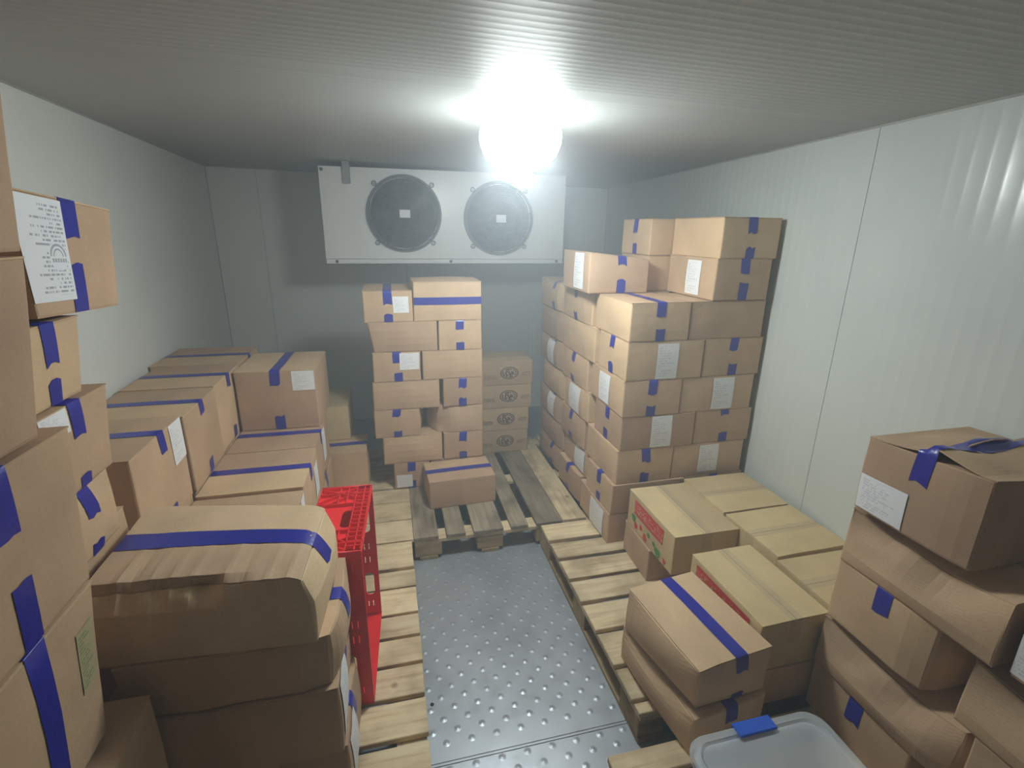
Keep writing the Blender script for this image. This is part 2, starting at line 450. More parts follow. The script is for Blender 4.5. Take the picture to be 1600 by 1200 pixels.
# floor: two metal sheets butting at Y = 1.242, pressed studs
fl = structure('floor')
SEAM = 1.242
for y0, y1 in ((SEAM + .0025, BACK), (FRONT - .1, SEAM - .0025)):
    bm = bmesh.new()
    v = [(wall_l(y0) - .02, y0, -.004), (wall_r(y0) + .02, y0, -.004), (wall_r(y1) + .02, y1, -.004), (wall_l(y1) - .02, y1, -.004)]
    lo = [bm.verts.new((a, b_, -.05)) for a, b_, c in v]; hi = [bm.verts.new((a, b_, 0)) for a, b_, c in v]
    bm.faces.new(hi); bm.faces.new(lo[::-1])
    for i in range(4): bm.faces.new((lo[i], lo[(i + 1) % 4], hi[(i + 1) % 4], hi[i]))
    from_bm('metal_sheet', bm, M['floor'], fl)
bm = bmesh.new(); add_box(bm, (wall_l(0), SEAM - .0018, -.02), (wall_r(0), SEAM + .0018, -.002)); from_bm('sheet_joint', bm, M['grey_metal'], fl)
bm = bmesh.new(); add_box(bm, (wall_l(0), SEAM - .011, 0), (wall_r(1), SEAM - .0025, .0025), .001); from_bm('joint_lip', bm, M['floor'], fl)
v = []; f = []
def stud(cx, cy):
    k = len(v); n = 10
    for r, h in ((.014, .0002), (.0065, .0013), (.0036, .0022)):
        for i in range(n): v.append((cx + r*math.cos(i*2*PI/n), cy + r*math.sin(i*2*PI/n), h))
    v.append((cx, cy, .0027))
    for j in range(2):
        for i in range(n): f.append((k + j*n + i, k + j*n + (i + 1) % n, k + (j + 1)*n + (i + 1) % n, k + (j + 1)*n + i))
    for i in range(n): f.append((k + 2*n + i, k + 2*n + (i + 1) % n, k + 3*n))
for i in range(-10, 34):
    for j in range(-4, 60):
        for h in (0, 1):
            x = .107 + i*.0895 + h*.045; y = .30 + j*.0915 + h*.0458
            if -.15 < x < 1.1 and y < 3.6 and abs(y - SEAM) > .02 and x > -.1: stud(x, y)
o = from_data('floor_studs', v, f, M['floor'], fl, smooth=True); o['kind'] = 'stuff'
bm = bmesh.new(); add_lathe(bm, [(.007, 0), (.007, .002), (.004, .004)], (.071, 1.468, 0), 'z', 12)
from_bm('floor_plug', bm, M['black'], fl)

# ------------------------------------------------------------------ ceiling lamp (the room's only light)
LX, LY = .505, 1.96
lamp = thing('ceiling_lamp', 'glaring white round ceiling lamp hanging in front of the evaporator unit', 'lamp', (LX, LY, ceil_z(LX)))
bm = bmesh.new(); add_lathe(bm, [(.10, .004), (.10, -.012), (.09, -.02)], (0, 0, 0), 'z', 36); from_bm('base', bm, M['white_metal'], lamp, smooth=False)
m, nt, b = mat('lit glass'); M['lit'] = m
em = nd(nt, 'ShaderNodeEmission'); em.inputs[0].default_value = (*LAMP_COL, 1)
ge = nd(nt, 'ShaderNodeNewGeometry'); sz_ = nd(nt, 'ShaderNodeSeparateXYZ'); lk(nt, ge.outputs['True Normal'], sz_.inputs[0])
down = math_(nt, 'MAXIMUM', math_(nt, 'MULTIPLY', sz_.outputs[2], -1.0), 0.0)      # emission weighted by normal: underside brightest, sides dimmed to darken ceiling and upper walls
lk(nt, math_(nt, 'MULTIPLY', math_(nt, 'MULTIPLY_ADD', down, 1 - LAMP_SIDE, LAMP_SIDE), LAMP_STRENGTH), em.inputs[1])
lk(nt, em.outputs[0], nt.nodes['Material Output'].inputs[0])
bm = bmesh.new(); add_lathe(bm, [(.112, -.014), (.140, -.035), (.152, -.070), (.150, -.105), (.134, -.145), (.104, -.175), (.06, -.196), (.004, -.204)], (0, 0, 0), 'z', 36)
from_bm('diffuser', bm, M['lit'], lamp, smooth=True)

# ------------------------------------------------------------------ pallets
def board(name, cx, cy, z0, L, Wd, T, along, material, parent, jit=.003):
    bm = bmesh.new(); fs = add_box(bm, (-L/2, -Wd/2, 0), (L/2, Wd/2, T), .0025)
    s1, s2, s3 = random.uniform(-jit, jit), random.uniform(-jit, jit), random.uniform(-jit, jit)
    for v in bm.verts:
        v.co.y += (s1 if v.co.x > 0 else s2)*.6; v.co.x += s3
    o = from_bm(name, bm, material, parent)
    o.location = (cx - parent.location.x, cy - parent.location.y, z0)
    if along == 'y': o.rotation_euler = (0, 0, PI/2)
    return o
T = .022
def pallet(label, x0, x1, y0, y1, along, planks, material, seed, mats=None):
    """planks: (from, to) pairs across the plank direction; top at .144"""
    random.seed(seed)
    p = thing('wooden_pallet', label, 'pallet', ((x0 + x1)/2, (y0 + y1)/2, 0), 'wooden pallets on the metal floor')
    cx, cy = (x0 + x1)/2, (y0 + y1)/2
    for i, (a, c) in enumerate(planks):
        mm = mats[i] if mats else material
        if along == 'x': board('plank', cx, (a + c)/2, .122, x1 - x0, c - a, T, 'x', mm, p)
        else: board('plank', (a + c)/2, cy, .122, y1 - y0, c - a, T, 'y', mm, p)
    for k in range(3):                                   # cross boards, blocks and runners
        if along == 'x':
            xx = (x0 + .055, cx, x1 - .055)[k]
            board('cross_board', xx, cy, .100, y1 - y0 - .004, .098, T, 'y', M['wood'], p, .001)
            board('runner', xx, cy, 0, y1 - y0 - .004, .098, T, 'y', M['wood_block'], p, .001)
            for yy in (y0 + .08, cy, y1 - .08): board('block', xx, yy, T, .10, .145, .078, 'x', M['wood_block'], p, .001)
        else:
            yy = (y0 + .055, cy, y1 - .055)[k]
            board('cross_board', cx, yy, .100, x1 - x0 - .004, .098, T, 'x', M['wood'], p, .001)
            for xx in (x0 + .075, cx, x1 - .075): board('block', xx, yy, T, .145, .10, .078, 'x', M['wood_block'], p, .001)
    if along == 'y':
        for xx in (x0 + .075, cx, x1 - .075): board('runner', xx, cy, 0, y1 - y0 - .004, .10, T, 'y', M['wood_block'], p, .001)
    return p
def rest(y, y1, w, g, first=None):
    r = []
    while y + w <= y1 + .001: r.append((y, y + w)); y += w + g
    return r
pallet('weathered grey pallet under the small box with boards running to the back', .056, .886, 2.34, 3.54, 'y',
       [(.056, .188), (.231, .333), (.380, .545), (.590, .688), (.734, .886)], M['wood_grey'], 1)
pallet('pallet under the tall stack, pale lumpy board showing along its left edge', .892, 1.70, 2.345, 3.545, 'y',
       [(.892, 1.035), (1.08, 1.18), (1.225, 1.37), (1.415, 1.515), (1.56, 1.70)], M['wood'], 2)
pallet('pale pallet under the red-print cartons, boards crossing to the right wall', .752, 1.742, 1.15, 2.318, 'x',
       [(1.15, 1.19), (1.205, 1.335), (1.355, 1.51), (1.532, 1.678), (1.703, 1.835), (1.858, 1.99), (2.016, 2.138), (2.168, 2.316)], M['wood'], 3)
pallet('nearest pallet on the right, under the clear storage bin', .585, 1.655, -.15, 1.043, 'x',
       [(.965, 1.043), (.82, .945), (.67, .80), (.52, .65), (.36, .50), (.20, .34), (.03, .18), (-.15, .0)], M['wood'], 4)
pallet('pale pallet on the left, beside the foot of centre stack behind the red crate', -1.14, .052, 2.338, 3.54, 'x',
       [(2.338, 2.533), (2.541, 2.735), (2.745, 2.90), (2.925, 3.05), (3.07, 3.22), (3.24, 3.38), (3.40, 3.54)], M['wood'], 5)
pallet('pale pallet under the red crate, gaps between its boards', -1.125, .045, 1.125, 2.326, 'x',
       [(1.125, 1.222), (1.250, 1.384), (1.402, 1.530), (1.545, 1.666), (1.682, 1.794), (1.810, 1.966), (1.977, 2.092), (2.118, 2.326)], M['wood'], 6)
pallet('nearest pallet on the left, under the crumpled boxes and mostly hidden', -1.03, .05, -.09, 1.108, 'x',
       [(.985, 1.108), (.84, .96), (.69, .815), (.54, .665), (.39, .515), (.24, .365), (.09, .215), (-.09, .065)], M['wood'], 7)

# ------------------------------------------------------------------ cardboard boxes
FACES = {'front': lambda a, c: (a, 0, c), 'back': lambda a, c: (1 - a, 1, c), 'left': lambda a, c: (0, 1 - a, c),
         'right': lambda a, c: (1, a, c), 'top': lambda a, c: (a, c, 1), 'bottom': lambda a, c: (a, 1 - c, 0)}
class Hexa:
    def __init__(s, X, Y, Z, yaw=0, bul=None, corners=None, crush=None, seed=0, deform=None, wob=.0025):
        x0, x1 = X; y0, y1 = Y; z0, z1 = Z
        s.w, s.d, s.h = x1 - x0, y1 - y0, z1 - z0
        s.base = Vector(((x0 + x1)/2, (y0 + y1)/2, z0)); R = Matrix.Rotation(math.radians(yaw), 3, 'Z')
        s.P = {}
        for i in (0, 1):
            for j in (0, 1):
                for k in (0, 1):
                    p = R @ Vector(((i - .5)*s.w, (j - .5)*s.d, k*s.h))
                    s.P[i, j, k] = p
        names = {'l': 0, 'r': 1, 'f': 0, 'b': 1, 'u': 0, 't': 1}
        for n, dlt in (corners or {}).items(): s.P[names[n[0]], names[n[1]], names[n[2]]] += Vector(dlt)
        s.bul = bul or {}; s.crush = crush or []; s.seed = seed; s.deform = deform; s.wob = wob
        s.cen = sum((s.P[k] for k in s.P), Vector())/8
    def lin(s, u, v, w):
        P = s.P
        a = (P[0, 0, 0]*(1 - u) + P[1, 0, 0]*u)*(1 - v) + (P[0, 1, 0]*(1 - u) + P[1, 1, 0]*u)*v
        c = (P[0, 0, 1]*(1 - u) + P[1, 0, 1]*u)*(1 - v) + (P[0, 1, 1]*(1 - u) + P[1, 1, 1]*u)*v
        return a*(1 - w) + c*w
    def axes(s, u, v, w):
        e = .01
        return ((s.lin(u + e, v, w) - s.lin(u - e, v, w)).normalized(), (s.lin(u, v + e, w) - s.lin(u, v - e, w)).normalized(), (s.lin(u, v, w + e) - s.lin(u, v, w - e)).normalized())
    def pt(s, u, v, w, off=0, face=None):
        p = s.lin(u, v, w); ax, ay, az = s.axes(u, v, w)
        g = lambda a, c: math.sin(PI*min(1, max(0, a)))**.7*math.sin(PI*min(1, max(0, c)))**.7
        B = s.bul
        # soft side bulges fade through the volume so that shared edges stay shared
        p = p - ax*(B.get('left', 0)*g(v, w)*(1 - u)**3) + ax*(B.get('right', 0)*g(v, w)*u**3)
        p = p - ay*(B.get('front', 0)*g(u, w)*(1 - v)**3) + ay*(B.get('back', 0)*g(u, w)*v**3)
        p = p + az*(B.get('top', 0)*g(u, v)*w**3)
        dist = {'left': u*s.w, 'right': (1 - u)*s.w, 'front': v*s.d, 'back': (1 - v)*s.d, 'bottom': w*s.h, 'top': (1 - w)*s.h}
        nrm = {'left': -ax, 'right': ax, 'front': -ay, 'back': ay, 'top': az, 'bottom': -az}
        for f1, f2, amt, R in s.crush:
            k = max(0., 1 - (dist[f1] + dist[f2])/R)
            if k > 0:
                t = noise.noise(p*9 + Vector((s.seed*3.1, 0, 0)))*.5 + .5
                if f2 == 'top':
                    e = v if f1 in ('left', 'right') else u
                    t *= math.sin(PI*min(1, max(0, e)))**.6; k *= .25 + .75*math.sin(PI*min(1, max(0, e)))**.6
                p = p - (nrm[f1] + nrm[f2])*(amt*k*(.55 + .9*t)*.7)
        q = (p + s.base)*6 + Vector((s.seed*1.7, s.seed*.9, 0))
        nz = Vector((noise.noise(q), noise.noise(q + Vector((31, 0, 0))), 0))
        p = p + ax*nz.x*s.wob + ay*nz.y*s.wob
        if s.deform: p = s.deform(s, u, v, w, p)
        if face: p = p + nrm[face]*off
        return p
def ticks(n, L, r=.006):
    e = min(.2, r/L)
    return [0, e] + [e + (1 - 2*e)*i/n for i in range(1, n)] + [1 - e, 1]
def patch(H, face, a0, a1, b0, b1, off, na, nb, name, material, parent):
    v = []; f = []; uv = []
    for j in range(nb + 1):
        for i in range(na + 1):
            a = a0 + (a1 - a0)*i/na; c = b0 + (b1 - b0)*j/nb
            v.append(H.pt(*FACES[face](a, c), off, face)); uv.append((i/na, j/nb))
    for j in range(nb):
        for i in range(na):
            k = j*(na + 1) + i; f.append((k, k + 1, k + na + 2, k + na + 1))
    return from_data(name, v, f, material, parent, uvs=uv, smooth=True)
BOXN = [0]
def carton(label, group, X, Y, Z, yaw=0, seam='x', tape='tape', tabs=(.055, .045), labels=(), prints=(), bul=None, corners=None, crush=None,
           card='card', n=5, deform=None, top_tape=True, sc=.5, tw=.048, wob=.0025, taped_ends=(1, 1), cat='box', loose=0):
    BOXN[0] += 1; seed = BOXN[0]
    H = Hexa(X, Y, Z, yaw, bul or {'left': .004, 'right': .004, 'front': .004, 'back': .004}, corners, crush, seed, deform, wob)
    root = thing('cardboard_box', label, cat, H.base, group)
    mt = M[card]
    # body: five closed faces plus the recessed top under the flaps
    verts = {}; vl = []; fs = []
    tu, tv, tw_ = ticks(n, H.w), ticks(n, H.d), ticks(max(3, n - 1), H.h)
    FT = .004
    def vid(i, j, k):
        if (i, j, k) not in verts:
            u, v, w = tu[i], tv[j], tw_[k]
            ext = [(x in (0, 1)) for x in (u, v, w)]
            p = H.pt(u, v, w)
            if sum(ext) >= 2:
                ax, ay, az = H.axes(u, v, w)
                if ext[0]: p = p + ax*(.0016 if u == 0 else -.0016)
                if ext[1]: p = p + ay*(.0016 if v == 0 else -.0016)
            if w == 1: p = p - H.axes(u, v, w)[2]*FT
            verts[i, j, k] = len(vl); vl.append(p)
        return verts[i, j, k]
    nu, nv, nw = len(tu) - 1, len(tv) - 1, len(tw_) - 1
    for i in range(nu):
        for k in range(nw):
            fs.append((vid(i, 0, k), vid(i + 1, 0, k), vid(i + 1, 0, k + 1), vid(i, 0, k + 1)))
            fs.append((vid(i + 1, nv, k), vid(i, nv, k), vid(i, nv, k + 1), vid(i + 1, nv, k + 1)))
        for j in range(nv):
            fs.append((vid(i, j, nw), vid(i + 1, j, nw), vid(i + 1, j + 1, nw), vid(i, j + 1, nw)))
            fs.append((vid(i, j + 1, 0), vid(i + 1, j + 1, 0), vid(i + 1, j, 0), vid(i, j, 0)))
    for j in range(nv):
        for k in range(nw):
            fs.append((vid(0, j + 1, k), vid(0, j, k), vid(0, j, k + 1), vid(0, j + 1, k + 1)))
            fs.append((vid(nu, j, k), vid(nu, j + 1, k), vid(nu, j + 1, k + 1), vid(nu, j, k + 1)))
    from_data('body', vl, fs, mt, root)
    # two top flaps meeting at the seam
    g = .0013
    for half in (0, 1):
        if seam == 'y': A = (0, sc - g/H.w) if half == 0 else (sc + g/H.w, 1); C = (0, 1)
        else: A = (0, 1); C = (0, sc - g/H.d) if half == 0 else (sc + g/H.d, 1)
        na = n + 2; v = []; f = []
        for s_ in (0, 1):
            for j in range(na + 1):
                for i in range(na + 1):
                    a = A[0] + (A[1] - A[0])*i/na; c = C[0] + (C[1] - C[0])*j/na
                    p = H.pt(a, c, 1, (-FT + .0002) if s_ == 0 else -.0004, 'top')
                    if loose and s_ == 1 or loose and s_ == 0:
                        d = abs(c - sc) if seam != 'y' else abs(a - sc)
                        p = p + Vector((0, 0, loose*max(0, 1 - d*2.4)*(.6 + .4*math.sin(a*7 + half*2 + c*3))))
                    v.append(p)
        m_ = (na + 1)**2
        for j in range(na):
            for i in range(na):
                k = j*(na + 1) + i; f.append((k + 1, k, k + na + 1, k + na + 2)); f.append((m_ + k, m_ + k + 1, m_ + k + na + 2, m_ + k + na + 1))
        for i in range(na):
            k = i; f.append((k, k + 1, m_ + k + 1, m_ + k)); k = na*(na + 1) + i; f.append((k + 1, k, m_ + k, m_ + k + 1))
            k = i*(na + 1); f.append((k + na + 1, k, m_ + k, m_ + k + na + 1)); k = i*(na + 1) + na; f.append((k, k + na + 1, m_ + k + na + 1, m_ + k))
        from_data('flap', v, f, mt, root)
    # tape along the seam, folded down both ends; short tabs from the bottom seam
    if tape:
        e0, e1 = ('left', 'right') if seam == 'x' else ('front', 'back')
        wid = H.d if seam == 'x' else H.w
        hw = tw/2/wid; rnd = random.Random(seed)
        def rows(path):
            v = []; f = []
            for pr in path: v += pr
            for i in range(len(path) - 1):
                for q in range(3): f.append((4*i + q, 4*i + q + 1, 4*i + 5 + q, 4*i + 4 + q))
            return v, f
        def acr(face, t):
            """across coordinate on an end face for seam position t (0..1 along Y or X)"""
            return {'left': 1 - t, 'right': t, 'front': t, 'back': 1 - t}[face]
        cs = [sc - hw, sc - hw/3, sc + hw/3, sc + hw]
        def endrow(face, z, sk=0): return [H.pt(*FACES[face](acr(face, c + sk), z), .0016, face) for c in cs]
        tl = tabs[0]/H.h; path = []; K = 4
        jag = [rnd.uniform(-.006, .006)/H.h for _ in cs]
        def tip(face, z0, sgn, sk): return [H.pt(*FACES[face](acr(face, c + sk), z0 + sgn*jg), .0016, face) for c, jg in zip(cs, jag)]
        sk = rnd.uniform(-.02, .02)
        if taped_ends[0]:
            path.append(tip(e0, 1 - tl, 1, sk)); path += [endrow(e0, 1 - tl*(K - q)/K, sk*(K - q)/K) for q in range(1, K + 1)]
        if top_tape:
            for q in range(13):
                t = q/12
                row = []
                for c in cs:
                    a, c2 = (t, c) if seam == 'x' else (c, t)
                    p = H.pt(a, c2, 1, .0012, 'top')
                    if loose: p = p + Vector((0, 0, loose*max(0, 1 - abs(c - sc)*2.4)*(.6 + .4*math.sin(a*7 + 2*(c > sc) + c2*3)) + .002*math.sin(q*2.3)))
                    row.append(p)
                path.append(row)
        if taped_ends[1]:
            path += [endrow(e1, 1 - tl*q/K, sk*q/K) for q in range(K)]; path.append(tip(e1, 1 - tl, 1, sk))
        v, f = rows(path); from_data('tape', v, f, M[tape], root, smooth=True)
        if tabs[1]:
            bl = tabs[1]/H.h
            for e, on in ((e0, taped_ends[0]), (e1, taped_ends[1])):
                if not on: continue
                o_ = rnd.uniform(-.03, .03)
                path = [endrow(e, .004 + (bl - .004)*q/3, o_) for q in range(3)] + [tip(e, bl, 1, o_)]
                v, f = rows(path); from_data('tape', v, f, M[tape], root, smooth=True)
    for face, a0, a1, b0, b1 in labels: patch(H, face, a0, a1, b0, b1, .0022, 5, 5, 'shipping_label', M['label'], root)
    for nm, mk, face, a0, a1, b0, b1 in prints: patch(H, face, a0, a1, b0, b1, .0018, 8, 6, nm, M[mk], root)
    root['H'] = 0; del root['H']
    return root, H

def B(f=.006, l=.006, r=.006, b=.004, t=0): return {'front': f, 'left': l, 'right': r, 'back': b, 'top': t}

# ---- centre stack below the evaporator unit: seven courses, front faces on one plane
GC = 'boxes of centre stack under the evaporator'
Yf = 2.9
z = [1.385, 1.208, 1.03, .853, .676, .499, .321, .144]
def cz(i): return (z[i], z[i - 1] - .001)
ctr = 'of centre stack'
carton('box with white sheet over its blue tape, top left of centre stack', GC, (-.145, .128), (Yf, 3.30), cz(1), 0, 'y', labels=[('front', .60, .92, .30, .82)], tabs=(.075, .045), bul=B(.004))
carton('big box on its side, tape straight across its front, top right of centre stack', GC, (.133, .527), (Yf, 3.20), (z[1], 1.432), 0, 'x', tape=None, bul=B(.008, t=.012),
       prints=[('tape', 'tape', 'front', 0, 1, .42, .61)])
carton('plain sagging box with bulged lower left corner, left in the second course of centre stack', GC, (-.130, .262), (Yf, 3.18), cz(2), 0, 'x', tape=None, bul=B(.014), corners={'lfu': (.03, .01, 0)})
carton('box with two blue tabs, right in the second course of centre stack', GC, (.272, .526), (Yf, 3.30), cz(2), 0, 'y', tabs=(.05, .05))
carton('box with white sheet beside blue tabs, left in the third course of centre stack', GC, (-.113, .160), (Yf, 3.30), cz(3), 0, 'y', labels=[('front', .56, .97, .40, .97)], tabs=(.065, .05))
carton('plain unmarked box, right in the third course of centre stack', GC, (.172, .530), (Yf, 3.18), cz(3), 0, 'x', tape=None, bul=B(.010))
carton('plain wide box, left in the fourth course of centre stack', GC, (-.123, .266), (Yf, 3.18), cz(4), 0, 'x', tape=None, bul=B(.012))
carton('box with two blue tabs, right in the fourth course of centre stack', GC, (.290, .532), (Yf, 3.30), cz(4), 0, 'y', tabs=(.06, .05))
carton('two-tab box with soft right end, left in the fifth course of centre stack', GC, (-.127, .143), (Yf, 3.30), cz(5), 0, 'y', tabs=(.04, .04), bul=B(.006, r=.022))
carton('crumpled pale box with creased left end, right in the fifth course of centre stack', GC, (.178, .532), (Yf, 3.18), cz(5), 0, 'x', tape=None, bul=B(.012), corners={'lfu': (.045, .0, .0), 'lft': (.03, .02, 0)},
       crush=[('left', 'front', .045, .13)], card='card_pale', n=9)
carton('plain wide box, left in the sixth course of centre stack', GC, (-.084, .273), (Yf, 3.18), cz(6), 0, 'x', tape=None, bul=B(.016))
carton('two-tab box right in the sixth course of centre stack, behind the small box', GC, (.284, .530), (Yf, 3.30), cz(6), 0, 'y', tabs=(.06, .045))
carton('bottom left box of centre stack with white sheet under blue tape', GC, (-.03, .19), (Yf, 3.30), cz(7), 0, 'y', labels=[('front', .06, .50, .06, .55)], tabs=(.06, .05))
carton('bottom right box of centre stack, hidden behind the small box', GC, (.20, .53), (Yf + .005, 3.18), cz(7), 0, 'x', tape=None)
carton('small lone box with blue tape along its lid, on the weathered pallet', None, (.158, .554), (2.621, 2.889), (.144, .319), 2.9, 'x', tabs=(.03, .03), bul=B(.004, t=.002))

# ---- cartons with dark oval print behind the centre stack
GP = 'oval-print cartons behind the centre stack'
zz = [.835, .662, .490, .317, .144]
pos = ['top carton', 'second from top carton', 'third from top carton', 'bottom carton']
for i in range(4):
    dx = (0, -.004, -.022, -.026)[i]
    r_, H_ = carton(pos[i] + ' with dark oval print, in low stack right of centre stack', GP, (.596 + dx, .968 + dx), (3.30, 3.60), (zz[i + 1], zz[i] - .001), 0, 'x', tape='clear' if i == 0 else None,
           prints=[('oval_print', 'oval', 'front', .36, .72, .26, .80), ('side_print', 'side_ink', 'front', .06, .28, .30, .48), ('side_print', 'side_ink', 'front', .78, .96, .38, .56)],
           card='card_dark', bul=B(.006), tabs=(.03, 0))

# ---- tall right stack: seven courses, four more boxes on top
GH = 'boxes of the tall right stack'
hz = [1.41, 1.226, 1.035, .850, .672, .487, .317, .144]
def rz(i): return (hz[i], hz[i - 1] - .001)
crs = [None, 'top full course', 'second course', 'third course', 'fourth course', 'fifth course', 'sixth course', 'bottom course']
lean = [None, 0, 0, -.003, 0, -.008, -.025, -.03]
for i in range(1, 8):
    L = lean[i]; odd = i % 2 == 1
    at = 'at the tall stack near corner, ' + crs[i]
    if odd:
        lab = {3: [('left', .30, .62, .08, .92)], 7: [('left', .42, .86, .06, .94)]}.get(i, [])
        t = {1: 'box with taped lid showing', 3: 'box with white sheet on its side', 5: 'plain-sided box with two front tabs', 7: 'box with white sheet low on its side'}[i]
        carton(t + ' ' + at, GH, (1.072 + L, 1.383 + L), (2.08, 2.475), rz(i), 0, 'y', labels=lab, tabs=(.07, .055), bul=B(.004, .006))
        if i != 7:
            lab = {3: [('front', .42, .72, .05, .95)], 5: [('front', .36, .64, .12, .95)]}.get(i, [])
            t = {1: 'plain box by the right wall', 3: 'box with white sheet by the right wall', 5: 'box with taped white sheet by the right wall'}[i]
            carton(t + ', tall stack ' + crs[i], GH, (1.388 + L, 1.795), (2.085, 2.42), rz(i), 0, 'x', tape=None if i == 1 else 'tape', labels=lab, bul=B(.005))
        else:
            carton('hidden box by the right wall in the bottom course, behind the low cartons', GH, (1.36, 1.795), (2.085, 2.42), rz(i), 0, 'x', tape=None)
    else:
        lab = {2: [('front', .38, .66, .02, .94)], 4: [('front', .40, .68, .04, .98)]}.get(i, [])
        t = {2: 'box with front sheet and side tabs', 4: 'box with greyish front sheet and side tabs', 6: 'box with side tabs and raised lid edge'}[i]
        carton(t + ' ' + at, GH, (1.072 + L, 1.478 + L), (2.08, 2.405), rz(i), 0, 'x', labels=lab, tabs=(.06, .055), bul=B(.004, .004), corners={'lft': (0, 0, .0)} if i != 6 else {'lft': (0, -.01, 0), 'rft': (0, -.01, 0)})
        t = {2: 'box with two blue tabs', 4: 'box with slipped blue tabs', 6: 'half hidden box'}[i]
        carton(t + ' by the right wall, tall stack ' + crs[i], GH, (1.486 + L, 1.812), (2.085, 2.49), rz(i), 0, 'y', tabs=(.06, .06) if i != 4 else (.03, .05), bul=B(.004))
    # second and third bays towards the back, seen from the aisle side
    a = {1: (2.49, 2.935), 2: (2.43, 2.92), 3: (2.505, 2.90), 4: (2.47, 2.83), 5: (2.505, 2.88), 6: (2.45, 2.85), 7: (2.50, 2.86)}[i]
    lab = {4: [('left', .25, .72, .08, .96)], 6: [('left', .52, .88, .12, .92)]}.get(i, [])
    tp = {1: 'tape', 2: None, 3: 'tape', 4: None, 5: 'tape', 6: None, 7: 'tape'}[i]
    t = {1: 'box with blue side tabs', 2: 'plain soft-cornered box', 3: 'box with blue side tabs', 4: 'box with white sheet', 5: 'box with one blue tab', 6: 'box with narrow white sheet', 7: 'box with blue tape on its lid edge'}[i]
    carton(t + ' in the tall stack middle bay, ' + crs[i], GH, (1.052 + (.02 if i > 5 else 0) - (.03 if i == 7 else 0), 1.50), a, rz(i), 0, 'x', tape=tp, labels=lab, tabs=(.05, .05), bul=B(.006, .012), crush=[('left', 'front', .012, .05)])
    c0 = a[1] + .012
    lab = {3: [('left', .40, .68, .06, .94)], 5: [('left', .45, .72, .08, .94)]}.get(i, [])
    tp = {1: 'tape', 2: None, 3: 'tape', 4: None, 5: 'tape', 6: None, 7: 'tape'}[i]
    carton(('box with tape and sheet' if lab else 'hazy box with blue tape' if tp else 'hazy plain box') + ' at the tall stack far end, ' + crs[i], GH, (1.055, 1.50), (c0, c0 + .47), rz(i), 0, 'x', tape=tp, labels=lab, tabs=(.05, .05),
           bul=B(.006, .016), crush=[('left', 'front', .02, .08), ('left', 'top', .012, .06)], sc=.36)
    carton('inner box against the right wall inside the tall stack, ' + crs[i], GH, (1.512, 1.83), (2.505, 2.90), rz(i), 0, 'x', tape=None)
carton('topmost box by the right wall with slipped blue tab, on the tall stack', GH, (1.495, 1.805), (2.08, 2.495), (1.606, 1.790), 0, 'y', tabs=(.07, .05), bul=B(.003, .003))
carton('box with white sheet on its side, second from the top by the right wall', GH, (1.488, 1.787), (2.08, 2.495), (1.412, 1.605), 0, 'y', tabs=(.07, .08), labels=[('left', .44, .72, .06, .92)], bul=B(.004, .003))
carton('hazy top box with two blue tabs, behind the topmost right box', GH, (1.365, 1.65), (2.505, 2.835), (1.600, 1.787), 0, 'x', tabs=(.07, .06), bul=B(.004, .003))
carton('plain box between the tilted box and the second topmost right box', GH, (1.367, 1.648), (2.505, 2.835), (1.411, 1.598), 0, 'x', tape=None)
carton('slumped box with white sheet and bright blue tabs, left on the tall stack top', GH, (1.00, 1.335), (2.43, 2.82), (1.411, 1.618), 0, 'y', tabs=(.05, .075), labels=[('left', .48, .82, .06, .96)],
       bul=B(.008, .004), corners={'rft': (0, 0, -.035), 'rbt': (0, 0, -.03)}, sc=.52)

# ---- low cartons on the right pallet
GI = 'low cartons by the right wall'
icon = []
def produce_print(parent, H, icons=True):
    for k, (a, c, mk, r) in enumerate(((.16, .36, 'ink_green', .020), (.22, .20, 'ink_red', .017), (.34, .30, 'ink_red', .014), (.44, .16, 'ink_red', .019), (.52, .34, 'ink_green', .012), (.64, .28, 'ink_green', .012), (.72, .16, 'ink_green', .024), (.86, .14, 'ink_red', .012))):
        v = []; nn = 12
        for i in range(nn):
            t = i*2*PI/nn; rr = r*(1 + .18*math.sin(3*t + k))
            v.append(H.pt(*FACES['left'](a + rr*math.cos(t)/H.d, c + rr*math.sin(t)/H.h), .0018, 'left'))
        from_data('fruit_print', v, [tuple(range(nn))], M[mk], parent)
r_, H_ = carton('carton with red lettering band and small red and green prints, far left of low group', GI, (1.112, 1.421), (1.589, 2.013), (.308, .495), -.6, 'y', tape='clear', tabs=(.13, .02), card='card_produce', bul=B(.004, .003),
       prints=[('lettering_band', 'band_red', 'left', .16, .80, .50, .88)])
produce_print(r_, H_)
carton('plain yellowish carton in the back corner of the low group by the wall', GI, (1.424, 1.775), (1.705, 2.03), (.312, .506), 0, 'x', tape='clear', tabs=(.06, .0), card='card_produce', bul=B(.003, .003))
carton('carton with clear taped centre seam, by the wall in the middle of the low group', GI, (1.424, 1.775), (1.375, 1.690), (.311, .508), 1.2, 'x', tape='clear', tabs=(.06, .0), card='card_produce', bul=B(.003, .003))
carton('carton by the wall half hidden behind the leaning near right pile', GI, (1.415, 1.775), (1.075, 1.362), (.311, .500), 0, 'x', tape='clear', tabs=(.05, 0), card='card_produce', bul=B(.003, .003))
r_, H_ = carton('long carton with red lettering band and taped centre seam, middle of low group', GI, (1.118, 1.388), (1.085, 1.475), (.302, .497), 1.0, 'y', tape='clear', tabs=(.09, .03), card='card_produce', bul=B(.003, .002),
       prints=[('lettering_band', 'band_red', 'left', .10, .86, .46, .90)])
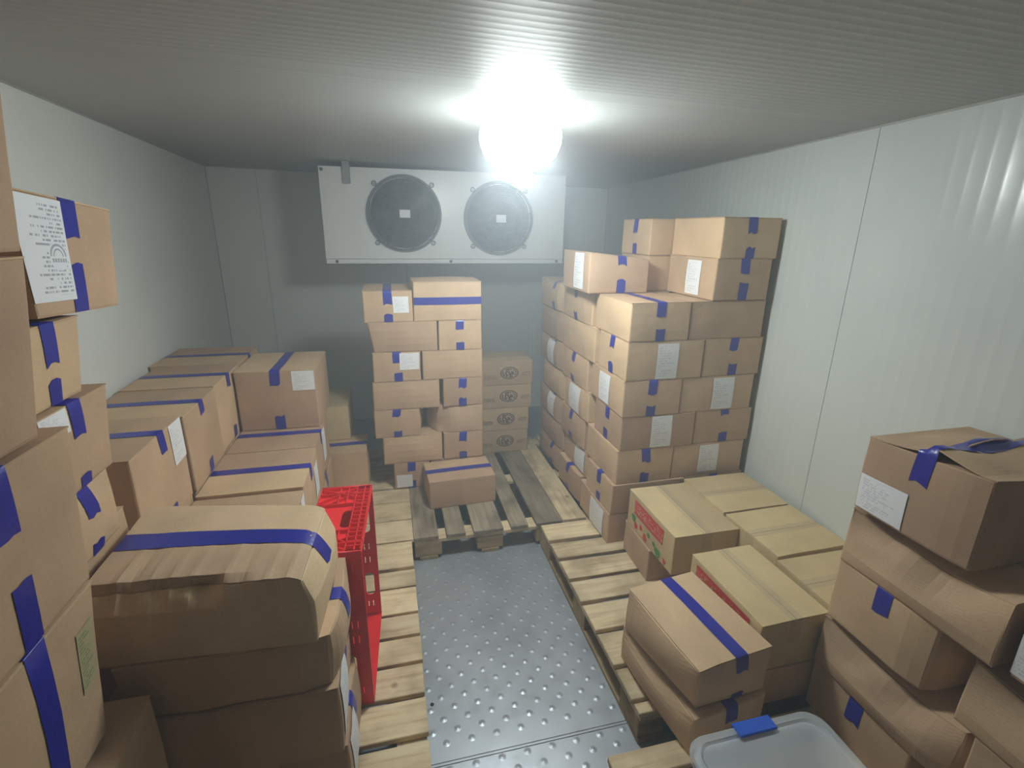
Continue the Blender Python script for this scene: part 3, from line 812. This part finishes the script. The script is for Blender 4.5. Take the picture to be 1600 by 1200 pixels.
def soft(H, u, v, w, p):
    k = max(0, 1 - u/.25)*max(0, min(1, (w - .3)/.7)); s = math.sin(PI*min(1, max(0, (v + .1)/1.2)))
    return p + Vector((.012*s*k, 0, -.020*k*s*(1 - v*.4)))
carton('soft box with blue tape running lengthwise over its lid, front of low group', GI, (.812, 1.097), (1.012, 1.392), (.294, .472), 6.4, 'y', tabs=(.055, .03), bul=B(.010, .022, .003, t=.004), deform=soft, n=10, corners={'lfu': (.025, .02, 0)}, sc=.57)
carton('bulging box below the soft lengthwise-taped box, on the pallet edge', GI, (.815, 1.10), (1.0, 1.405), (.144, .292), 6.0, 'y', tabs=(.05, .03), bul=B(.010, .024, .003), n=8, crush=[('left', 'top', .012, .05)])
carton('box below the far-left red-print carton, its plain side facing the aisle', GI, (1.108, 1.43), (1.755, 2.025), (.144, .306), -3, 'x', tape=None, bul=B(.004, .004))
carton('dark shaded box below the long red-band carton', GI, (1.125, 1.40), (1.085, 1.475), (.144, .300), 0, 'y', tape=None)
carton('lower carton under the back corner of the low group', GI, (1.44, 1.775), (1.705, 2.03), (.144, .310), 0, 'x', tape=None, card='card_produce')
carton('lower carton under the middle wall-side carton of the low group', GI, (1.424, 1.775), (1.378, 1.690), (.144, .309), 0, 'x', tape=None, card='card_produce')
carton('lower carton under the half hidden wall-side carton', GI, (1.415, 1.775), (1.075, 1.362), (.144, .309), 0, 'x', tape=None, card='card_produce')

# ---- leaning near right pile
GJ = 'boxes of the near right pile'
carton('top box with crumpled blue tape and white label, near right pile', GJ, (1.345, 1.725), (.735, 1.06), (.930, 1.158), 0, 'x', tabs=(.075, 0), labels=[('left', .02, .46, .03, .50)], bul=B(.010, .006), loose=.035, n=8,
       corners={'lft': (.0, 0, .02), 'rbt': (0, .0, .0)}, crush=[('left', 'front', .010, .06)])
carton('long box with crushed upper edge, second from the top of near right pile', GJ, (1.345, 1.68), (.635, 1.062), (.738, .928), 0, 'y', tape=None, bul=B(.008, .014), crush=[('left', 'top', .085, .15)], n=16)
carton('box with single blue tab and rounded end, third in the near right pile', GJ, (1.350, 1.725), (.750, 1.065), (.520, .736), 0, 'x', tabs=(.075, 0), bul=B(.016, .006), crush=[('left', 'front', .018, .07)], n=8)
carton('long sagging box with rolled top edge, fourth in the near right pile', GJ, (1.345, 1.68), (.630, 1.070), (.330, .518), 0, 'y', tape=None, bul=B(.016, .020), crush=[('left', 'top', .08, .14), ("left", "front", .02, .08)], n=16)
carton('bottom box of the near right pile, blue tab beside the clear bin', GJ, (1.350, 1.725), (.73, 1.068), (.144, .328), 0, 'x', tabs=(.08, 0), bul=B(.010, .006), n=7)
carton('dented box at the right frame edge, lit crease along its top', GJ, (1.345, 1.68), (.27, .672), (.540, .735), 0, 'y', tape=None, bul=B(.010, .014), crush=[('left', 'top', .085, .15)], n=16)
carton('box below the dented box at the right frame edge, blue tab cut by frame', GJ, (1.350, 1.725), (.27, .622), (.330, .538), 0, 'x', tabs=(.07, .03), bul=B(.010, .006))
carton('box on the pallet at the bottom right corner, under the dented box', GJ, (1.350, 1.725), (.27, .665), (.144, .328), 0, 'x', tape=None)
carton('box with white label edge just inside the right frame edge, on the dented box', GJ, (1.365, 1.70), (.20, .612), (.737, .925), 0, 'y', tape=None, labels=[('left', .0, .22, .05, .75)], bul=B(.008, .006))

# ---- left side: stepped pile of larger boxes by the wall
GE = 'boxes of the stepped pile by the left wall'
carton('nearest upper box with white label and blue tape, by the left wall', GE, (-1.150, -.785), (1.585, 1.978), (.722, 1.044), 0, 'x', tabs=(.075, .05), labels=[('right', .72, .99, .52, .99)], bul=B(.004, r=.004), sc=.56)
carton('second upper box by the left wall, blue tape turning down its side', GE, (-1.158, -.785), (2.012, 2.385), (.706, 1.026), 0, 'x', tabs=(.055, .06), bul=B(.004, r=.003))
carton('third upper box by the left wall, touching the highest box', GE, (-1.162, -.790), (2.395, 2.80), (.706, 1.030), 0, 'x', tabs=(.06, .06), bul=B(.003, r=.003))
carton('farthest upper box by the left wall with faint tape line', GE, (-1.205, -.79), (2.81, 3.22), (.706, 1.030), 0, 'x', tabs=(.05, .05), bul=B(.003, r=.003))
carton('highest box with white label and blue tape front, lit top, in left stepped pile', GE, (-.772, -.388), (2.64, 3.05), (.706, 1.022), -1.2, 'y', tabs=(.075, .075), labels=[('front', .70, .985, .66, .985)], bul=B(.004, r=.004))
carton('taped box directly below the highest box of the left stepped pile', GE, (-.780, -.388), (2.372, 2.862), (.425, .704), 0, 'x', tabs=(.06, .05), labels=[('right', .42, .62, .35, .97)], bul=B(.003, r=.005), sc=.42)
carton('low box with blue tape across its lid, in front of the highest left box', GE, (-.782, -.385), (1.972, 2.366), (.425, .704), 0, 'x', tabs=(.06, .05), labels=[('right', .64, .90, .30, .85)], bul=B(.003, r=.005))
carton('low box with small white label, just behind the crumpled near left pile', GE, (-.782, -.385), (1.575, 1.965), (.425, .692), 0, 'x', tabs=(.06, .05), labels=[('right', .78, .98, .45, .99)], bul=B(.003, r=.005))
for nm, (a, c) in (('beneath the box under the highest left box', (2.372, 2.862)), ('beneath the low box with tape across its lid', (1.972, 2.366)), ('beneath the low box behind the crumpled pile', (1.575, 1.965))):
    carton('pallet-level box ' + nm, GE, (-.782, -.387), (a, c), (.144, .423), 0, 'x', tabs=(.06, .05), bul=B(.003, r=.006))
for nm, (a, c) in (('nearest', (1.585, 1.978)), ('second', (2.012, 2.385)), ('third', (2.395, 2.80)), ('farthest', (2.81, 3.22))):
    for lv, (p, q) in (('middle', (.425, .704 if nm != 'nearest' else .720)), ('lowest', (.144, .423))):
        carton('%s hidden box under the %s upper box by the left wall' % (lv, nm), GE, (-1.150, -.790), (a, c), (p, q), 0, 'x', tape=None)
carton('low box with blue tape on its lid, between stepped left pile and centre stack', GE, (-.585, -.187), (2.90, 3.165), (.144, .424), 0, 'x', tabs=(.05, .04), bul=B(.004, r=.008))
carton('shaded box behind the low box beside the centre stack', GE, (-.60, -.285), (3.19, 3.50), (.144, .42), 0, 'x', tape=None, card='card_produce')
carton('shaded upper box in the gap between left pile and centre stack', GE, (-.60, -.290), (3.10, 3.48), (.426, .655), 0, 'x', tape=None, card='card_produce')

# ---- crumpled near left pile
GK = 'boxes of the crumpled near left pile'
def crumple(H, u, v, w, p):
    top = max(0, min(1, (w - .55)/.45)); fr = max(0, 1 - v/.55)
    rid = 0
    for c, a, k in ((.13, .010, 60), (.19, -.008, 55), (.27, .006, 70), (.36, .006, 60), (.45, .007, 50), (.60, .008, 45), (.68, -.005, 60), (.80, .006, 55), (.90, .008, 50)):
        rid += a*math.exp(-((u - c - .05*v)*k*.9)**2)
    p = p + Vector((0, -rid*.5*(1 - v)*top, rid*.6*fr*top))
    bev = max(0, 1 - v/.10)*max(0, min(1, (w - .72)/.28))
    wl_ = 1 if u < .55 else max(0, 1 - (u - .55)/.2)
    wav = noise.noise(Vector((u*7, 3, w*2)))
    p = p + Vector((0, .030*bev*wl_*(1 + wav), -.020*bev*wl_*(1 + .8*wav)))
    if u > .86: p = p + Vector((-.02*((u - .86)/.14)**2*max(0, (w - .6)/.4), 0, -.010*((u - .86)/.14)**2*top))
    return p
def sag(H, u, v, w, p):
    s = .010*noise.noise(Vector((u*4, v*4, H.seed*3.3))) ; e = max(0, w - .6)*max(0, 1 - v/.3)
    return p + Vector((s, s*.8 + .02*e*noise.noise(Vector((u*8, 1, H.seed))), 0))
carton('wrinkled top box with wide blue tape across, front left crumpled pile', GK, (-.680, -.205), (1.065, 1.40), (.757, .955), -3, 'x', tabs=(.07, .03), tw=.062, bul=B(.012, r=.018, t=.004), n=56, deform=crumple, card='card_pale', sc=.52,
       corners={'lbt': (-.035, .065, -.01), 'rbt': (.005, -.05, .01), 'lbu': (0, .03, 0), 'rft': (.0, .0, -.005)})
carton('second box of the crumpled pile, torn right corner and blue tape tab', GK, (-.660, -.180), (1.065, 1.385), (.600, .755), -1, 'x', tabs=(.07, .03), bul=B(.008, r=.020), n=12, deform=sag, crush=[('right', 'front', .02, .08)])
carton('third box of the crumpled pile, white label wrapping its right end', GK, (-.660, -.190), (1.055, 1.385), (.378, .598), 0, 'x', tabs=(.06, .05), labels=[('right', .05, .44, .15, .95)], bul=B(.006, r=.012), n=10, deform=sag)
carton('bottom box of the crumpled pile, white sheet on its right end', GK, (-.660, -.180), (1.075, 1.385), (.144, .376), 0, 'x', tabs=(.06, .05), labels=[('right', .10, .45, .10, .92)], bul=B(.006, r=.018), n=10, deform=sag)

# ---- tall column along the left wall, far bay
GA = 'boxes of the far bay of the near left column'
r_, H_ = carton('highest far-bay box with big printed sheet and two long blue tapes', GA, (-1.09, -.70), (1.215, 1.600), (1.520, 1.768), 0, 'x', tabs=(.085, .105), bul=B(.002, r=.002), sc=.50, tw=.062,
       corners={'rft': (0, 0, .02), 'rbt': (0, 0, -.012), 'rfu': (0, 0, .012), 'rbu': (.0, -.06, -.006)}, prints=[('printed_sheet', 'sheet', 'right', .0, .43, .12, .97)])
carton('box under the printed-sheet box, narrow blue tapes on its end', GA, (-1.09, -.704), (1.12, 1.355), (1.350, 1.518), 0, 'x', tabs=(.085, .05), bul=B(.003, r=.003), corners={'rbu': (0, -.05, 0)})
carton('open-topped box with blue tape folded over its rim, far bay', GA, (-1.09, -.700), (1.12, 1.395), (1.145, 1.340), 0, 'x', tabs=(.075, .03), labels=[('right', .02, .36, .72, .99)], bul=B(.003, r=.006), corners={'rbu': (0, -.05, 0)}, sc=.48)
carton('torn box with blue tape, lowest visible in the far bay', GA, (-1.09, -.715), (1.12, 1.345), (.965, 1.142), 0, 'x', tabs=(.08, .03), bul=B(.006, r=.012), crush=[('right', 'top', .012, .06)], n=9)
for nm, (p, q) in (('upper', (.755, .963)), ('middle', (.552, .753)), ('lower', (.348, .550)), ('lowest', (.144, .346))):
    carton('%s hidden box under the torn far-bay box' % nm, GA, (-1.09, -.76), (1.12, 1.46), (p, q), 0, 'x', tape=None)
# ---- tall column along the left wall, near bay
GB = 'boxes of the near bay of the near left column'
carton('topmost near-bay box cut by the left frame edge under the ceiling', GB, (-1.03, -.628), (.70, 1.115), (1.672, 1.958), 0, 'x', tape=None, bul=B(.003, r=.003), corners={'rbt': (0, .045, .012), 'rbu': (0, -.02, 0)})
carton('plain box at left frame edge, second in the near bay', GB, (-1.02, -.620), (.675, 1.04), (1.357, 1.664), 0, 'x', tape=None, bul=B(.003, r=.003), corners={'rbt': (0, .045, 0), 'rbu': (0, -.042, 0)})
carton('box with two long blue tapes at the left frame edge, third in near bay', GB, (-1.02, -.620), (.675, 1.052), (1.035, 1.345), 0, 'x', tabs=(.11, .12), bul=B(.003, r=.003), corners={'rbt': (0, .026, 0), 'rbu': (0, -.026, 0)}, sc=.50)
carton('box with faded green print and full-height tape, bottom left frame corner', GB, (-1.02, -.620), (.65, 1.0), (.716, 1.030), 0, 'x', tabs=(.30, 0), bul=B(.003, r=.004), corners={'rbt': (0, .026, 0), 'rbu': (0, -.05, 0)},
       prints=[('box_print', 'print_green', 'right', .80, .96, .42, .80)], sc=.52)
carton('dark box low in the left corner with taped lid beside crumpled pile', GB, (-.98, -.577), (.62, 1.04), (.405, .700), 0, 'x', tabs=(.10, .05), bul=B(.003, r=.004))
carton('hidden pallet-level box of the near bay', GB, (-.98, -.58), (.62, 1.03), (.144, .403), 0, 'x', tape=None)

# ------------------------------------------------------------------ evaporator unit under the ceiling
EX0, EX1, EY, EZ0, EZ1 = -.405, 1.315, 3.75, 1.478, 2.105
ev = thing('evaporator', 'white ceiling-hung evaporator unit with two dark round fans', 'cooler', ((EX0 + EX1)/2, EY, EZ0))
ox, oy, oz = ev.location
def ebox(name, lo, hi, material, bev=.003, parent=ev):
    bm = bmesh.new(); add_box(bm, tuple(a - c for a, c in zip(lo, (ox, oy, oz))), tuple(a - c for a, c in zip(hi, (ox, oy, oz))), bev)
    return from_bm(name, bm, material, parent)
FANS = ((.139, 1.815), (.812, 1.795)); FR = .245
# front plate with two openings
rect = [(EX0, EZ0 + .034), (EX1, EZ0 + .034), (EX1, EZ1), (EX0, EZ1)]
circ = [[(cx + (FR - .012)*math.cos(k*2*PI/48), cz_ + (FR - .012)*math.sin(k*2*PI/48)) for k in range(48)] for cx, cz_ in FANS]
mtx = Matrix.Translation((-ox, -oy, -oz)) @ Matrix.Translation((0, EY + .002, 0)) @ Matrix.Rotation(PI/2, 4, 'X')
cutout('front_plate', rect, circ, .003, M['white_metal'], ev, mtx)
ebox('lower_lip', (EX0, EY - .004, EZ0), (EX1, EY + .02, EZ0 + .031), M['white_metal'])
bm = bmesh.new()
for lo, hi in (((EX0, EY + .004, EZ0), (EX0 + .004, EY + .48, EZ1)), ((EX1 - .004, EY + .004, EZ0), (EX1, EY + .48, EZ1)), ((EX0 + .004, EY + .02, EZ0), (EX1 - .004, EY + .48, EZ0 + .006)), ((EX0 + .004, EY + .004, EZ1 - .004), (EX1 - .004, EY + .48, EZ1)), ((EX0 + .004, EY + .474, EZ0 + .006), (EX1 - .004, EY + .48, EZ1 - .004))):
    add_box(bm, tuple(a - c for a, c in zip(lo, (ox, oy, oz))), tuple(a - c for a, c in zip(hi, (ox, oy, oz))))
from_bm('casing', bm, M['white_metal'], ev)
br = ebox('hanging_bracket', (-.255, EY - .022, 2.0), (-.205, EY - .002, 2.14), M['grey_metal'])
ebox('hanging_bracket', (-.245, EY + .02, 2.106), (-.215, EY + .40, 2.138), M['grey_metal'])
for sx, sz in ((EX0 + .07, EZ0 + .016), ((EX0 + EX1)/2, EZ0 + .016), (EX1 - .05, EZ0 + .016), (EX0 + .02, EZ1 - .02)):
    bm = bmesh.new(); add_lathe(bm, [(.011, 0), (.011, .004), (.006, .007)], (sx - ox, -.0045, sz - oz), 'y', 12); from_bm('screw', bm, M['screw'], ev)
for cx, cz_ in FANS:
    c = (cx - ox, 0, cz_ - oz)
    bm = bmesh.new(); add_lathe(bm, [(FR + .014, 0), (FR + .010, .012), (FR + .002, .050), (FR - .008, .052), (FR - .006, .010), (FR - .014, -.06)], c, 'y', 56, cap=False)
    ring = from_bm('fan_shroud', bm, M['ring'], ev, smooth=True)
    bm = bmesh.new()
    for k in range(17):                                     # dished wire guard
        r = .045 + (FR - .052)*k/16; h = .052 + .020*(1 - (r/FR)**2)
        add_tube(bm, [(c[0] + r*math.cos(i*2*PI/40), -h, c[2] + r*math.sin(i*2*PI/40)) for i in range(40)], .0034, 5, True)
    for k in range(8):
        a = k*PI/4 + .2
        add_tube(bm, [(c[0] + r*math.cos(a), -(.050 + .020*(1 - (r/FR)**2)), c[2] + r*math.sin(a)) for r in (.04, .11, .18, FR - .004)], .003, 5)
    guard = from_bm('fan_guard', bm, M['dark_plastic'], ev, smooth=True)
    bm = bmesh.new(); add_lathe(bm, [(.050, .045), (.050, .072), (.044, .078), (.004, .080)], c, 'y', 28, cap=False); hub = from_bm('guard_hub', bm, M['dark_plastic'], ev, smooth=True)
    bm = bmesh.new(); add_box(bm, (c[0] - .036, -.086, c[2] - .026), (c[0] + .036, -.081, c[2] + .026), .001); from_bm('hub_label', bm, M['label'], hub)
    bm = bmesh.new()
    for k in range(5):                                      # blades behind the guard
        a0 = k*2*PI/5; P = []
        for r in (.06, .14, FR - .03):
            for t in (-.42, 0, .42): P.append(bm.verts.new((c[0] + r*math.cos(a0 + t), -.01 + .035*t/.42, c[2] + r*math.sin(a0 + t))))
        for i in range(2):
            for j in range(2): bm.faces.new((P[i*3 + j], P[i*3 + j + 1], P[i*3 + j + 4], P[i*3 + j + 3]))
    ret = bmesh.ops.solidify(bm, geom=bm.faces[:], thickness=.003)
    from_bm('fan_blades', bm, M['dark_plastic'], ev)
    bm = bmesh.new(); add_lathe(bm, [(.055, .035), (.055, -.10)], c, 'y', 24); from_bm('fan_motor', bm, M['dark_plastic'], ev)
    bm = bmesh.new(); add_lathe(bm, [(FR - .002, -.09), (.003, -.09)], c, 'y', 40, cap=False); from_bm('fan_recess', bm, M['dark_plastic'], ev)
    for a in (PI*.25, PI*.75, PI*1.25, PI*1.75):            # mounting loops on the rim
        px, pz = c[0] + (FR + .028)*math.cos(a), c[2] + (FR + .028)*math.sin(a)
        bm = bmesh.new(); add_tube(bm, [(px + .014*math.cos(t*2*PI/12), -.012 - .003*math.sin(a), pz + .014*math.sin(t*2*PI/12)) for t in range(12)], .0042, 6, True)
        add_tube(bm, [(px, -.012, pz), (px, 0, pz)], .004, 6)
        from_bm('mounting_loop', bm, M['ring'], ev, smooth=True)

# ------------------------------------------------------------------ red plastic crate standing on its end
CX0, CX1, CY0, CY1, CZ0, CZ1 = -.300, -.118, 1.402, 1.825, .146, .762
cr = thing('plastic_crate', 'bright red plastic crate standing on end beside the crumpled boxes', 'crate', ((CX0 + CX1)/2, (CY0 + CY1)/2, CZ0))
cr.rotation_euler = (0, 0, math.radians(-3))
cw, cdp, ch = CX1 - CX0, CY1 - CY0, CZ1 - CZ0
def wall_holes(Wd, Hh, hx):
    """long crate wall seen flat: x across (base at left), y up"""
    h = [slot(Wd*hx, Hh*.745, .036, .11), slot(Wd*hx, Hh*.26, .036, .11)]
    for cy_ in (.10, .17, .34, .42, .50, .58, .66, .83, .90):
        y = Hh*cy_
        h.append(slot(Wd*.22, y, .030, .005, 2)); h.append(slot(Wd*.22, y + .012, .042, .005, 2)); h.append(slot(Wd*.22, y - .012, .022, .005, 2))
    for cy_ in (.10, .45, .55, .90):
        y = Hh*cy_; h.append(slot(Wd*.74, y, .005, .032, 2)); h.append(slot(Wd*.84, y, .005, .032, 2))
    return h
outl = [(0, 0), (cw, 0), (cw, ch), (0, ch)]
for yy, hx in ((-cdp/2, .66), (cdp/2, .80)):
    mtx = Matrix.Translation((-cw/2, yy, 0)) @ Matrix.Rotation(PI/2, 4, 'X')
    cutout('long_wall', outl, wall_holes(cw, ch, hx), .005, M['red'], cr, mtx)
def short_holes(): return [slot(cw*.62, cdp/2, .040, .11)]
outl2 = [(0, .003), (cw, .003), (cw, cdp - .003), (0, cdp - .003)]
cutout('end_wall', outl2, short_holes(), .005, M['red'], cr, Matrix.Translation((-cw/2, -cdp/2, .003)))
cutout('end_wall', outl2, short_holes(), .005, M['red'], cr, Matrix.Translation((-cw/2, -cdp/2, ch - .016)))
# ribs standing on the outside of the upper end wall
bm = bmesh.new(); zt = ch - .013
def rib(a, c, w=.0035):
    a = Vector((a[0], a[1], 0)); c = Vector((c[0], c[1], 0)); t = (c - a).normalized(); n_ = Vector((-t.y, t.x, 0))*w/2
    P = [a + n_, a - n_, c - n_, c + n_]
    lo = [bm.verts.new((p.x, p.y, zt)) for p in P]; hi = [bm.verts.new((p.x, p.y, zt + .013)) for p in P]
    bm.faces.new(hi[::-1]); bm.faces.new(lo)
    for i in range(4): bm.faces.new((lo[i], hi[i], hi[(i + 1) % 4], lo[(i + 1) % 4]))
x0, x1, y0, y1 = -cw/2 + .001, cw/2 - .001, -cdp/2 + .006, cdp/2 - .006
for x in (x0, x1 - .002, x1 - .022, x1 - .050): rib((x, y0), (x, y1))
for k in range(17):
    y = y0 + (y1 - y0)*k/16; rib((x1 - .050, y), (x1, y))
for y in (y0, y1, y0 + .045, y1 - .045, y0 + .12, y1 - .12): rib((x0, y), (x1, y))
for s_ in (1, -1):
    rib((x0, s_*.20), (x1 - .05, s_*.13)); rib((x0, s_*.10), (x1 - .05, s_*.20)); rib((x0, s_*.06), (x1 - .05, s_*.16)); rib((-.02, s_*.20), (-.02, s_*.09)); rib((.01, s_*.20), (.01, s_*.09))
from_bm('rib_lattice', bm, M['red'], cr)
# crate floor (the side away from the aisle): a grid
bm = bmesh.new()
for k in range(13):
    y = -cdp/2 + .004 + (cdp - .008)*k/12; add_box(bm, (-cw/2, y - .002, .006), (-cw/2 + .010, y + .002, ch - .02))
for k in range(19):
    zc = .006 + (ch - .026)*k/18; add_box(bm, (-cw/2 + .001, -cdp/2 + .003, zc - .002), (-cw/2 + .009, cdp/2 - .003, zc + .002))
from_bm('base_grid', bm, M['red'], cr)

# ------------------------------------------------------------------ clear storage bin bottom right
bn = thing('storage_bin', 'translucent storage bin with clip-on lid and bright blue clip', 'bin', (.893, .575, .144))
bx, by, bh = .405, .52, .29
def rrect(w, d, r, n=7):
    pts = []
    for q, (sx, sy) in enumerate(((1, 1), (-1, 1), (-1, -1), (1, -1))):
        for k in range(n + 1):
            a = (q + k/n)*PI/2; pts.append((sx*(w/2 - r) + r*math.cos(a), sy*(d/2 - r) + r*math.sin(a)))
    return pts
def loft(bm, secs, cap_last=True, cap_first=True):
    rings = [[bm.verts.new((x, y, zq)) for x, y in rrect(w, d, r)] for w, d, r, zq in secs]
    for A, Bq in zip(rings, rings[1:]):
        for k in range(len(A)): bm.faces.new((A[k], A[(k + 1) % len(A)], Bq[(k + 1) % len(A)], Bq[k]))
    if cap_first: bm.faces.new(rings[0][::-1])
    if cap_last: bm.faces.new(rings[-1])
bm = bmesh.new(); loft(bm, [(bx - .07, by - .07, .03, 0), (bx - .03, by - .03, .04, bh - .03), (bx - .012, by - .012, .045, bh - .028), (bx - .012, by - .012, .045, bh - .012), (bx - .036, by - .036, .04, bh - .012), (bx - .075, by - .075, .03, .004)], False)
bm.faces.new([v for v in bm.verts][-32:]) if False else None
from_bm('tub', bm, M['lid'], bn, smooth=False)
bm = bmesh.new(); loft(bm, [(bx, by, .05, bh - .020), (bx + .012, by + .012, .055, bh - .016), (bx + .014, by + .014, .056, bh), (bx + .006, by + .006, .054, bh + .008), (bx - .030, by - .030, .045, bh + .008), (bx - .042, by - .042, .042, bh + .002), (bx - .05, by - .05, .04, bh + .002)], True, False)
from_bm('lid', bm, M['lid'], bn, smooth=False)
bm = bmesh.new()
add_box(bm, (-.055, by/2 - .028, bh + .007), (.062, by/2 + .012, bh + .014), .003); add_box(bm, (-.055, by/2 + .008, bh - .05), (.062, by/2 + .014, bh + .012), .002)
from_bm('clip', bm, M['tape_bright'], bn)
bm = bmesh.new()
add_box(bm, (-.055, -by/2 - .012, bh + .007), (.062, -by/2 + .028, bh + .014), .003); add_box(bm, (-.055, -by/2 - .014, bh - .05), (.062, -by/2 - .008, bh + .012), .002)
from_bm('clip', bm, M['tape_bright'], bn)
# packed plastic bags inside
random.seed(11)
for k, (x, y, rz_, zb) in enumerate(((-.08, .12, .4, .006), (.08, .10, -.5, .006), (-.07, -.10, 1.1, .006), (.08, -.11, .2, .006), (-.06, .11, -.3, .135), (.07, .11, .8, .135), (0, -.10, .3, .135))):
    bm = bmesh.new(); bmesh.ops.create_icosphere(bm, subdivisions=4, radius=1)
    for v in bm.verts:
        n_ = noise.noise(v.co*2.3 + Vector((k*5, 0, 0)))*.28 + noise.noise(v.co*6 + Vector((k*9, 0, 0)))*.12
        v.co = Vector((v.co.x*.050*(1 + n_), v.co.y*.072*(1 + n_), .058 + v.co.z*.054*(1 + n_*.5)))
    o = from_bm('plastic_bag', bm, M['bag'], None, (.893 + x, .575 + y, .144 + zb), smooth=True); o.rotation_euler = (0, 0, rz_)
    tag(o, ('crumpled grey plastic bag in the %s of the clear storage bin' % ('lower back left', 'lower back right', 'lower front left', 'lower front right', 'upper back left', 'upper back right', 'upper front')[k]), 'bag', 'bags in the storage bin')
